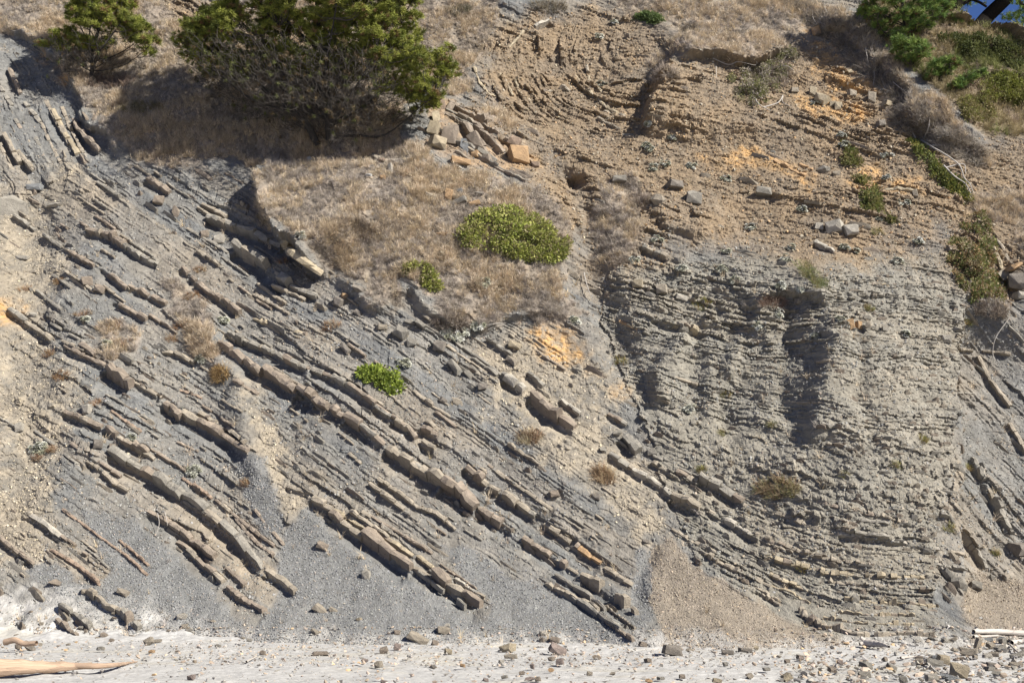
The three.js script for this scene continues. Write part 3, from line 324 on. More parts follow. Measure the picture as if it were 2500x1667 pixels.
// ---------------------------------------------------------------- beach
{
  const X = [], Zz = []; for (let k = -300; k <= 300; k++) X.push(k * 0.055); for (let k = 1; k < 40; k++) { const d = X.at(-1) + 0.06 * Math.pow(1.22, k); X.push(d); X.unshift(-d); }
  for (let k = 0; k < 290; k++) Zz.push(-2.5 + k * 0.05); for (let k = 1; k < 40; k++) Zz.push(Zz.at(-1) + 0.06 * Math.pow(1.22, k));
  const n = X.length, m = Zz.length, P = new Float32Array(n * m * 3), C = new Float32Array(n * m * 3), T = new Float32Array(n * m * 2), I = [];
  for (let j = 0; j < m; j++) for (let i = 0; i < n; i++) {
    const x = X[i], z = Zz[j], o = j * n + i, near = Math.abs(x) < 20 && z < 14 ? 1 : 0;
    const a = fbm(x * 0.5, z * 0.5, 131, 3), b = near * fbm(x * 2.2, z * 2.2, 141, 4), c = near * cells(x * 2.6, z * 2.6, 151);
    P.set([x, near * (0.05 * a + 0.035 * b - 0.02 * c * ss(-0.1, 0.4, a)) - 0.01 + (0.35 + 0.2 * b) * ss(1.5, -1, z) * ss(-1, -9, x), z], o * 3);
    const v = 1 + 0.06 * a + 0.1 * b, w = ss(0.15, 0.6, fbm(x * 0.7, z * 1.6, 161, 3)) * 0.5; C.set([mix(0.54, 0.58, w) * v, mix(0.53, 0.54, w) * v, mix(0.51, 0.45, w) * v], o * 3); T.set([x / 1.6, z / 1.6], o * 2);
    if (i + 1 < n && j + 1 < m) I.push(o, o + n, o + 1, o + 1, o + n, o + n + 1);
  }
  const g = new THREE.BufferGeometry(); g.setAttribute('position', new THREE.BufferAttribute(P, 3)); g.setAttribute('color', new THREE.BufferAttribute(C, 3)); g.setAttribute('uv', new THREE.BufferAttribute(T, 2)); g.setIndex(I); g.computeVertexNormals();
  structure(new THREE.Mesh(g, std(0xffffff, { vertexColors: true, map: rep(grit, 1.3), bumpMap: rep(gritBump, 1.5), bumpScale: 0.006, roughness: 1 })), 'beach');
}

// ---------------------------------------------------------------- rock shapes
function boxUv(g) { const p = g.attributes.position, n = g.attributes.normal, uv = new Float32Array(p.count * 2); for (let i = 0; i < p.count; i++) { const a = Math.abs(n.getX(i)), b = Math.abs(n.getY(i)), c = Math.abs(n.getZ(i)); const [u, v] = a > b && a > c ? [p.getZ(i), p.getY(i)] : b > c ? [p.getX(i), p.getZ(i)] : [p.getX(i), p.getY(i)]; uv.set([u, v], i * 2); } g.setAttribute('uv', new THREE.BufferAttribute(uv, 2)); return g; }
const uvOf = (g, s) => { g.attributes.uv.array.forEach((v, i, a) => (a[i] = v * s)); return g; };
function blockGeo(seed, j = 0.16, ch = 0.16) { // unit block with broken, chamfered corners
  const r = rng(seed), P = [];
  for (const x of [-1, 1]) for (const y of [-1, 1]) for (const z of [-1, 1]) {
    const cx = 0.5 * x * (1 - j * r()), cy = 0.5 * y * (1 - j * r()), cz = 0.5 * z * (1 - j * r()), c = ch * (0.3 + r());
    if (r() < 0.55) P.push(V(cx - x * c * 0.5 * r(), cy, cz), V(cx, cy - y * c * r(), cz), V(cx, cy, cz - z * c * r())); else P.push(V(cx, cy, cz));
  }
  for (let k = 0; k < 3; k++) P.push(V(rr(-0.35, 0.35, r), rr(0.46, 0.54, r), rr(-0.3, 0.3, r)), V(rr(-0.35, 0.35, r), rr(-0.3, 0.3, r), rr(0.46, 0.56, r)));
  return boxUv(new ConvexGeometry(P));
}
function wedgeGeo(seed) { // jointed bed fragment: x along the bed, y across it, z out of the face; a ridge in front
  const r = rng(seed), P = [];
  for (const x of [-1, 1]) {
    const e = 0.5 * x, k = () => x * -0.22 * r() * r();
    P.push(V(e, -0.5, -0.5), V(e, 0.5, -0.5), V(e + k(), -0.5 + 0.1 * r(), rr(-0.2, 0.2, r)), V(e + k(), 0.5 - 0.12 * r(), rr(-0.1, 0.3, r)), V(e + 1.6 * k(), rr(-0.1, 0.34, r), rr(0.26, 0.5, r)));
  }
  const m = rr(-0.25, 0.25, r); P.push(V(m, rr(0, 0.3, r), rr(0.42, 0.62, r)), V(m + rr(-0.2, 0.2, r), -0.5, rr(-0.1, 0.25, r)), V(m + rr(-0.2, 0.2, r), 0.52, rr(0, 0.3, r)), V(rr(-0.4, 0.4, r), rr(0.1, 0.4, r), rr(0.3, 0.5, r)));
  return boxUv(new ConvexGeometry(P));
}
function chipGeo(seed, n = 9) { const r = rng(seed), P = []; for (let k = 0; k < n; k++) { const a = r() * 6.283, b = Math.acos(2 * r() - 1), s = 0.38 + 0.14 * r(); P.push(V(Math.cos(a) * Math.sin(b) * s, Math.cos(b) * s * 0.85, Math.sin(a) * Math.sin(b) * s)); } return boxUv(new ConvexGeometry(P)); }
const blocks = Array.from({ length: 30 }, (_, k) => wedgeGeo(300 + k * 7)), chips = Array.from({ length: 8 }, (_, k) => chipGeo(900 + k * 11, 8 + (k % 3)));
const basis = (a, b, o) => new THREE.Matrix4().makeBasis(a, b, o);

const power = (a, b, k = 2.2) => a + (b - a) * Math.pow(R(), k);
// ---------------------------------------------------------------- jointed sandstone beds that stand out of the cliff
const made = [];
// short fragments of thinner beds that follow the local dip between the named ones
const fragments = [];
for (let k = 0, gd = 0; k < 1600 && gd < 30000; gd++) {
  const i = (3 + Math.floor(R() * (NR - 60))) * NC + 24 + Math.floor(R() * (NC - 48)), x = cliffPos[i * 3], y = cliffPos[i * 3 + 1], z = zs[i];
  if (y < 0.25 || wGrass[i] + wScree[i] + wFan[i] + wVeg[i] > 0.3 || (wDirt[i] > 0.5 && R() < 0.8) || (wClay[i] > 0.5 && R() < 0.6)) continue;
  if (bil(Z.fold, x, y) > 0 || fbm(x * 0.6, y * 0.6, 65, 2) < rr(-0.6, 0.2) || (bil(Z.fine, x, y) < 0 && R() < 0.6)) continue; k++;
  const fine = bil(Z.fine, x, y) > 0, sl = bil(Z.steepL, x, y) > 0 || bil(Z.steepR, x, y) > 0, m = sl ? -1.45 : bilD(x, y), e = 0.3;
  const L = fine ? power(0.1, 0.4, 2) : power(0.16, 0.95, 1.8), T = fine ? power(0.05, 0.15, 1.6) : power(0.05, 0.17, 1.8), u = V(1, m, (F(x + e, y + e * m) - F(x - e, y - e * m)) / (2 * e)).normalize(), n = normalAt(x, y, 0.5), w = n.clone().cross(u).normalize(), D = T * rr(1.6, 2.6);
  fragments.push({ g: blocks[(R() * blocks.length) | 0], m: basis(u, w, n).scale(V(L, T, D)).setPosition(V(x, y, z).addScaledVector(n, -D * rr(0.05, 0.3))), mat: ['grey', 'grey', 'tan', 'brown'][(R() * 4) | 0] });
}
function bedBlock(S, th, po, tone) { // S: sections {c, u, w, o, e} along the bed; a broken, ridged piece of the bed
  const P = [], idx = [], n = S.length;
  S.forEach(({ c, w, o, e }) => {
    const j = () => rr(-1, 1), q = th * (0.92 + 0.1 * j()) * (1 - 0.12 * e), f = th * po * (0.9 + 0.2 * j()) * (1 - 0.3 * e), pr = [[-0.5, -1.1 * th], [0.5, -1.1 * th], [0.5 + 0.08 * j(), f * (0.78 + 0.16 * j())], [0.0 + 0.22 * j(), f * (1.0 + 0.05 * j())], [-0.5 + 0.09 * j(), f * (0.92 + 0.12 * j())]];
    for (const [y, z] of pr) P.push(c.clone().addScaledVector(w, y * q).addScaledVector(o, z));
  });
  for (let i = 0; i + 1 < n; i++) for (let k = 0; k < 5; k++) { const a = i * 5 + k, b = i * 5 + ((k + 1) % 5); idx.push(a, a + 5, b, b, a + 5, b + 5); }
  for (let k = 1; k < 4; k++) { idx.push(0, k, k + 1); const z = (n - 1) * 5; idx.push(z, z + k + 1, z + k); }
  const g = new THREE.BufferGeometry().setFromPoints(P); g.setIndex(idx); const f = g.toNonIndexed(); f.computeVertexNormals(); return boxUv(f);
}
for (const [T, bl, out, mat, label, ...line] of beds) {
  const P = pairs(line).map(([x, y]) => hit(x, y)), layer = { label, mat, list: [] }, acc = [0]; for (let i = 0; i + 1 < P.length; i++) acc.push(acc[i] + P[i].distanceTo(P[i + 1]));
  const total = acc.at(-1), th = (T * slim(T)) / ppm(P[P.length >> 1]), at0 = (s) => { let i = 0; while (i + 2 < P.length && acc[i + 1] < s) i++; const t = (s - acc[i]) / (acc[i + 1] - acc[i]), p = P[i].clone().lerp(P[i + 1], t); const dz = F(p.x, p.y); p.z = mix(p.z, dz, 0.8); return p; };
  for (let s = 0; s < total - 0.02;) {
    let L = th * (bl > 2.2 ? bl * rr(0.9, 2.2) : bl * rr(0.7, 1.7)); if (total - s - L < th * 0.7) L = total - s;
    if (bl < 2.2 && total > L * 2.5 && R() < 0.09) { s += L * 0.6; continue; }
    const n = Math.max(2, Math.round(L / (th * rr(0.7, 1.3))) + 1), S = [], off = th * rr(-0.1, 0.1), po = out * 1.9 * rr(0.7, 1.15), tilt = rr(-0.12, 0.12);
    for (let k = 0; k < n; k++) {
      const t = k / (n - 1), q = s + 0.008 + (L - 0.016) * (n > 2 && k && k < n - 1 ? t + rr(-0.25, 0.25) / n : t), c = at0(q), e = at0(Math.min(total, q + 0.15)), d = at0(Math.max(0, q - 0.15)), hN = normalAt(c.x, c.y, 0.6), u = e.sub(d).normalize(), o = hN.sub(u.clone().multiplyScalar(hN.dot(u))).normalize().applyAxisAngle(u, tilt), w = o.clone().cross(u);
      if (w.y < 0) w.negate(); S.push({ c: c.addScaledVector(w, off), w, o, e: k === 0 || k === n - 1 ? R() : 0 });
    }
    const vm = mat === 'orange' || mat === 'rust' || R() < 0.88 ? mat : ['tan', 'brown'][(R() * 2) | 0];
    layer.list.push({ g: bedBlock(S, th * rr(0.72, 1.22), po * rr(0.75, 1.2)), mat: vm, size: T * Math.min(L / th, 4) }); s += L;
  }
  made.push(layer);
}
// thin unnamed slabs, traced along the local dip of the left and middle slope
for (let k = 0, gd = 0; k < 150 && gd < 9000; gd++) {
  const i = (3 + Math.floor(R() * (NR - 150))) * NC + 24 + Math.floor(R() * (NC - 48)); let x = cliffPos[i * 3], y = cliffPos[i * 3 + 1];
  if (y < 0.5 || wGrass[i] + wScree[i] + wFan[i] + wVeg[i] + wDirt[i] > 0.3 || (wClay[i] > 0.5 && R() < 0.7) || (bil(Z.fine, x, y) > 0 && R() < 0.7) || bil(Z.steepL, x, y) > 0 || bil(Z.steepR, x, y) > 0 || bil(carve, x, y) > 0.03) continue; k++;
  const th = power(0.05, 0.13, 1.5), N = 2 + Math.floor(R() * 4), po = rr(0.9, 1.9), mat = ['grey', 'tan', 'brown', 'grey', 'tan'][(R() * 5) | 0];
  for (let b = 0; b < N; b++) {
    const L = th * rr(2, 6.5), n = Math.max(2, Math.round(L / (th * 1.4)) + 1), S = [];
    for (let j = 0; j < n; j++) { const dx = (L * 0.8) / (n - 1), m = bilD(x, y), hN = normalAt(x, y, 0.6), u = V(1, m, (F(x + 0.2, y + 0.2 * m) - F(x - 0.2, y - 0.2 * m)) / 0.4).normalize(), o = hN.sub(u.clone().multiplyScalar(hN.dot(u))).normalize(), w = o.clone().cross(u); if (w.y < 0) w.negate(); S.push({ c: V(x, y, F(x, y) + 0.05), w, o, e: j === 0 || j === n - 1 ? R() : 0 }); if (j < n - 1) { x += dx; y += m * dx; } }
    if (wGrass[at(x, y)] + wScree[at(x, y)] > 0.4) break;
    if (R() < 0.85) fragments.push({ g: bedBlock(S, th * rr(0.75, 1.2), po * rr(0.7, 1.2)), m: new THREE.Matrix4(), mat }); x += 0.02; y += bilD(x, y) * 0.02 + rr(-0.03, 0.03);
  }
}
{
  const all = made.flatMap((l) => l.list).sort((a, b) => b.size - a.size); all.slice(0, 290).forEach((b) => (b.own = true));
  const rest = new Map(); for (const f of fragments) { if (!rest.has(f.mat)) rest.set(f.mat, []); rest.get(f.mat).push(f.g.clone().applyMatrix4(f.m)); }
  for (const l of made) {
    let holder = null;
    for (const b of l.list) {
      if (b.own) { if (!holder) holder = part(new THREE.Group(), 'rock_bed', cliff, l.label || undefined); part(new THREE.Mesh(b.g, stoneMat(b.mat)), 'block', holder); }
      else { if (!rest.has(b.mat)) rest.set(b.mat, []); rest.get(b.mat).push(b.g); }
    }
  }
  for (const [k, gs] of rest) { const m = part(new THREE.Mesh(mergeGeometries(gs), stoneMat(k)), 'small_blocks', cliff); m.userData.kind = 'stuff'; }
  console.log('blocks', all.length);
}

// ---------------------------------------------------------------- loose rock chips and rubble (nobody could count them)
function scatter(name, label, n, geos, mat, pick, parent) {
  geos.forEach((g, gi) => {
    const M = [], C = [], k = Math.ceil(n / geos.length); let tries = 0;
    while (M.length < k && tries++ < k * 12) { const r = pick(); if (r) { M.push(r[0]); C.push(r[1]); } }
    if (!M.length) return;
    const im = new THREE.InstancedMesh(g, mat, M.length); M.forEach((m, i) => { im.setMatrixAt(i, m); im.setColorAt(i, C[i]); });
    if (parent) { part(im, name, parent); im.userData.kind = 'stuff'; } else stuff(im, name, label, name.replace(/_/g, ' '));
  });
}
const randCell = () => { const r = 3 + Math.floor(R() * (NR - 30)), c = 22 + Math.floor(R() * (NC - 44)); return r * NC + c; };
const posOf = (i) => V(cliffPos[i * 3], cliffPos[i * 3 + 1], cliffPos[i * 3 + 2]);
const nrmOf = (i) => V(cn.getX(i), cn.getY(i), cn.getZ(i));
const col = (a, s = 0.2) => { const v = 1 + rr(-s, s); return new THREE.Color().setRGB(a[0] * v, a[1] * v, a[2] * v * (1 + rr(-0.06, 0.06))); };
const Q = new THREE.Quaternion(), E = new THREE.Euler();
const spin = () => Q.setFromEuler(E.set(R() * 6.28, R() * 6.28, R() * 6.28));
const chipMat = std(0xffffff, { roughness: 0.95 });
scatter('shale_chips', 0, 62000, chips.slice(0, 4), chipMat, () => {
  const i = randCell(); if (wGrass[i] + wScree[i] + wFan[i] + wVeg[i] > 0.5 * R() + 0.15) return null; const d = wDirt[i], p = posOf(i);
  if (p.y < 0.1 || fbm(p.x * 0.9, p.y * 0.9, 201, 2) < rr(-0.7, 0.3)) return null;
  const s = power(0.025, 0.1, 3), m = new THREE.Matrix4().compose(p.addScaledVector(nrmOf(i), s * 0.1), spin(), V(s * rr(0.8, 1.7), s * rr(0.5, 0.9), s));
  return [m, col(R() < d ? [0.29, 0.212, 0.132] : wClay[i] > R() ? [0.45, 0.39, 0.29] : R() < 0.2 ? [0.34, 0.285, 0.22] : [0.25, 0.245, 0.225], 0.25)];
}, cliff);
scatter('dirt_lumps', 0, 15000, chips.slice(2, 5), chipMat, () => {
  const i = randCell(); if (wDirt[i] < 0.25 + 0.4 * R() || wGrass[i] + wVeg[i] > 0.4) return null; const p = posOf(i);
  if (fbm(p.x * 1.2, p.y * 1.2, 211, 2) < rr(-0.6, 0.4)) return null;
  const s = power(0.03, 0.15, 4), m = new THREE.Matrix4().compose(p.addScaledVector(nrmOf(i), s * 0.12), spin(), V(s * rr(0.9, 1.4), s * rr(0.6, 1), s));
  return [m, col(R() < 0.06 ? [0.45, 0.3, 0.16] : R() < 0.3 ? [0.32, 0.28, 0.21] : [0.29, 0.212, 0.132], 0.3)];
}, cliff);
scatter('scree_gravel', 0, 110000, chips.slice(3, 6), chipMat, () => {
  const i = randCell(), f = wFan[i]; if (Math.max(wScree[i], f) < 0.5) return null; const p = posOf(i); if (p.y < -0.1) return null;
  const s = power(0.02, 0.07, 6), m = new THREE.Matrix4().compose(p.addScaledVector(nrmOf(i), s * 0.1), spin(), V(s * rr(0.9, 1.6), s * rr(0.5, 0.9), s));
  return [m, col(f > 0.5 ? (R() < 0.08 ? [0.4, 0.32, 0.23] : [0.305, 0.26, 0.205]) : R() < 0.08 ? [0.32, 0.28, 0.24] : [0.226, 0.227, 0.22], 0.2)];
}, cliff);
// pebbles and small stones on the sand, thick at the cliff foot and at the right end
scatter('beach_pebbles', 'scatter of small brown and grey stones on the pale sand along the cliff foot', 7500, chips.slice(0, 3), chipMat, () => {
  const px = rr(-60, 2560), py = power(1530, 1690, 1.35), p = ground(px, py); if (px < 420 && R() < 0.45) return null; if (px < 1900 && py > 1625 && R() < 0.72) return null;
  if (p.y > 0.03) { if (p.y > 0.6 || (wSand[at(p.x, p.y)] < 0.3 && R() < 0.6)) return null; p.z = zs[at(p.x, p.y)]; } else p.y = 0.02;
  const s = power(0.025, px > 1950 ? 0.17 : 0.11, 3.2), m = new THREE.Matrix4().compose(V(p.x, p.y + s * 0.12, p.z), new THREE.Quaternion().setFromEuler(E.set(rr(-0.5, 0.5), R() * 6.28, rr(-0.5, 0.5))), V(s * rr(0.9, 1.6), s * rr(0.45, 0.8), s));
  return [m, col(R() < 0.04 ? [0.48, 0.34, 0.2] : R() < 0.4 ? [0.36, 0.29, 0.225] : [0.3, 0.28, 0.25], 0.3)];
});

// ---------------------------------------------------------------- single stones: x, y, width, height in the photograph, stone, label
const blocky = Array.from({ length: 14 }, (_, k) => (k % 4 ? blockGeo(1200 + k * 13, 0.38, 0.18) : uvOf(chipGeo(1300 + k * 17, 13).scale(1.15, 1.2, 1.15), 1)));
function stone(px, py, w, h, mat, label, group, o = {}) {
  const beachy = py > 1500 && !o.cliff, p = beachy ? ground(px, py + h * 0.3) : hit(px, py), k = ppm(p);
  const W = w / k, H = h / k, D = (o.d ?? rr(0.7, 1.1)) * Math.min(W, Math.max(H * 1.6, W * 0.6)), m = new THREE.Mesh(blocky[(R() * blocky.length) | 0], stoneMat(mat));
  if (beachy) { p.y = Math.max(p.y, 0) + H * 0.32; } else p.z = Math.max(p.z - 0.05, zs[at(p.x, p.y)]) + D * 0.1;
  m.position.copy(p); m.scale.set(W, H, D); m.rotation.set(o.tx ?? rr(-0.2, 0.2), o.ty ?? rr(-0.5, 0.5), o.r ?? rr(-0.2, 0.2));
  return thing(m, w > 30 ? 'boulder' : 'stone', label, w > 30 ? 'boulder' : 'stone', group);
}
const D2 = -0.66;
[
  [68, 1577, 40, 24, 'dark', 'dark slab-shaped stone right behind the driftwood log at the left edge', { r: -0.5 }], [45, 1578, 16, 14, 'brown', 'small brown stone leaning on the dark slab behind the left driftwood log'],
  [254, 1553, 22, 14, 'brown', 'brown stone on sand below the end of the low left sandstone bed', { r: -0.4 }], [272, 1562, 18, 10, 'brown', 'flat brown stone touching the lower right of another on the left sand'],
  [364, 1566, 22, 18, 'tan', 'upright tan stone just under the tip of the lowest left sandstone bed', { r: 0.5 }], [384, 1565, 24, 10, 'tan', 'flat tan stone lying beside the upright tan one at lower left'], [370, 1590, 14, 9, 'orange', 'small orange stone alone on the left sand'], [246, 1582, 18, 10, 'grey', 'low grey stone on sand above the tip of the driftwood log'],
  [468, 1653, 20, 14, 'violet', 'small purple-brown stone alone on the bare sand near the bottom edge'], [444, 1505, 28, 14, 'pale', 'pale flat stone on the sandy toe left of the grey scree'], [136, 1421, 38, 16, 'brown', 'brown slab lying on grey scree at far left', { r: -0.3, cliff: 1 }], [305, 1446, 34, 16, 'tan', 'tan slab half sunk in the grey scree above the left sand', { r: -0.35, cliff: 1 }], [210, 1443, 20, 12, 'tan', 'pale tan chunk at the upper end of the low left sandstone bed', { cliff: 1 }],
  [788, 1332, 34, 18, 'brown', 'pointed brown stone alone near the top of the grey scree', { r: -0.4, cliff: 1 }], [895, 1404, 24, 28, 'pale', 'upright pale grey stone in the middle of the grey scree', { cliff: 1 }], [784, 1489, 50, 20, 'tan', 'long tan slab pointing down the lower grey scree', { r: D2, cliff: 1 }], [814, 1489, 26, 12, 'tan', 'short tan stone beside the long tan slab on the scree', { r: -0.5, cliff: 1 }], [770, 1543, 24, 12, 'tan', 'thin tan stone sunk in the foot of the grey scree', { r: -0.6 }], [877, 1511, 16, 10, 'buff', 'small buff stone on the lower middle of the grey scree', { cliff: 1 }],
  [1081, 1539, 36, 20, 'tan', 'squarish tan boulder at the foot of the grey scree, bottom middle'], [1090, 1527, 18, 12, 'pale', 'pale stone perched behind the squarish tan boulder'], [1020, 1558, 66, 20, 'tan', 'long flat tan boulder slanting out of the scree foot', { r: -0.45 }], [970, 1544, 18, 12, 'brown', 'small brown stone left of the long flat tan boulder'], [1061, 1570, 18, 14, 'brown', 'brown stone touching the right end of the long flat tan boulder'],
  [1241, 1583, 38, 22, 'buff', 'blocky buff stone with an orange side at the sand edge, bottom middle'], [1246, 1602, 36, 12, 'tan', 'flat tan stone just below the blocky buff one'], [1224, 1616, 14, 12, 'pale', 'pale round stone on sand below the flat tan one'], [641, 1593, 16, 12, 'brown', 'brown stone at the sand edge under the left end of the grey scree'], [782, 1594, 46, 6, 'brown', 'thin flat brown slab lying on sand under the grey scree'], [938, 1587, 24, 16, 'brown', 'brown angular stone on sand below the scree foot'], [970, 1579, 18, 16, 'violet', 'pointed purple-brown stone on sand below the scree foot'],
  [888, 1611, 24, 11, 'violet', 'low purple-brown stone on the open sand, bottom middle'], [924, 1622, 18, 18, 'tan', 'tan stone stacked on a darker one on the open sand'], [1056, 1628, 20, 14, 'dark', 'dark round stone on the open sand below the scree'], [1129, 1624, 14, 9, 'orange', 'small orange stone on the open sand, bottom middle'], [1094, 1590, 20, 14, 'buff', 'buff stone on sand right below the long flat boulder'], [937, 1665, 16, 10, 'violet', 'purple-brown stone cut off by the bottom edge'],
  [1361, 1587, 50, 24, 'violet', 'dark purple-brown slab tilted on the sand right of bottom middle', { r: -0.45 }], [1354, 1562, 26, 16, 'brown', 'brown stone just above the tilted dark slab'], [1323, 1562, 14, 14, 'brown', 'small brown stone upper left of the tilted dark slab'], [1328, 1546, 22, 14, 'pale', 'pale stone in the scree above the tilted dark slab'], [1454, 1603, 34, 12, 'brown', 'flat brown slab on sand below the brown scree edge', { r: -0.2 }], [1367, 1615, 20, 16, 'violet', 'purple-brown stone standing alone below the tilted dark slab'], [1344, 1635, 20, 12, 'orange', 'pair-like orange stone on open sand right of bottom middle'],
  [1640, 1588, 48, 28, 'dark', 'large dark faceted boulder at the foot of the brown scree fan', { r: -0.15 }], [1683, 1587, 24, 12, 'tan', 'tan stone right of the large dark faceted boulder'], [1569, 1572, 20, 12, 'brown', 'brown stone left of the large dark faceted boulder'], [1776, 1593, 34, 14, 'dark', 'left one of two flat dark slabs at the foot of the brown fan'], [1819, 1587, 36, 12, 'dark', 'right one of two flat dark slabs at the foot of the brown fan'], [1583, 1662, 20, 14, 'orange', 'orange stone cut by the bottom edge'], [1665, 1651, 16, 12, 'brown', 'brown stone among gravel near the bottom edge, right of middle'], [1750, 1661, 26, 12, 'buff', 'buff stone near the bottom edge under the brown fan'], [1830, 1650, 24, 16, 'tan', 'tan stone among gravel under the right part of the brown fan'], [1292, 1657, 30, 12, 'violet', 'flat purple-brown stone near the bottom edge, middle'], [1845, 1581, 16, 14, 'buff', 'buff stone at the lower right of the brown fan'],
  [2114, 1625, 26, 20, 'grey', 'squarish grey stone on sand below the white driftwood'], [2178, 1629, 30, 14, 'grey', 'long grey stone on sand right of the squarish grey one', { r: -0.5 }], [2110, 1647, 34, 18, 'grey', 'flat-topped grey slab near the bottom edge, right side'], [2281, 1618, 42, 18, 'grey', 'grey flat boulder behind the big tan boulder at lower right'], [2303, 1610, 30, 24, 'buff', 'buff stone standing behind the grey flat boulder, lower right'], [2343, 1639, 48, 34, 'buff', 'big rounded tan boulder at the lower right', { r: -0.3 }], [2318, 1652, 56, 16, 'blue', 'flat blue-grey slab under the big tan boulder', { r: -0.25 }], [2274, 1654, 30, 20, 'pale', 'pale stone left of the flat blue-grey slab'], [2205, 1658, 22, 16, 'grey', 'grey stone cut by the bottom edge on the right'], [2435, 1644, 34, 14, 'grey', 'low grey stone alone on sand near the right edge'], [2368, 1593, 46, 14, 'tan', 'long flat tan slab among rubble at right', { r: 0.3 }], [2388, 1571, 14, 30, 'tan', 'upright tan slab among rubble at right', { r: -0.3 }], [2440, 1582, 32, 14, 'grey', 'grey slab among rubble, right of the upright one', { r: 0.3 }], [2449, 1566, 18, 16, 'grey', 'small dark-sided stone behind the grey rubble slab'], [2482, 1600, 34, 12, 'grey', 'flat grey slab at the right edge on sand'], [2420, 1622, 26, 12, 'dark', 'dark stone below the rubble at right'], [2444, 1621, 22, 12, 'grey', 'grey stone touching the dark one below the rubble'], [2480, 1622, 34, 12, 'tan', 'flat tan slab at the right edge below the rubble'], [2031, 1634, 20, 14, 'brown', 'brown stone on the sand at the end of the gravel, right side'], [1921, 1654, 26, 18, 'buff', 'tilted buff slab near the bottom edge, right of the fan', { r: 0.6 }], [2160, 1608, 22, 12, 'brown', 'brown stone under the thin driftwood stick'], [2330, 1586, 24, 12, 'tan', 'tan stone at the left of the rubble heap'], [2410, 1600, 26, 10, 'pale', 'pale flat stone in the middle of the rubble heap'],
].forEach(([x, y, w, h, m, l, o]) => stone(x, y, w, h, m, l, null, o || {}));
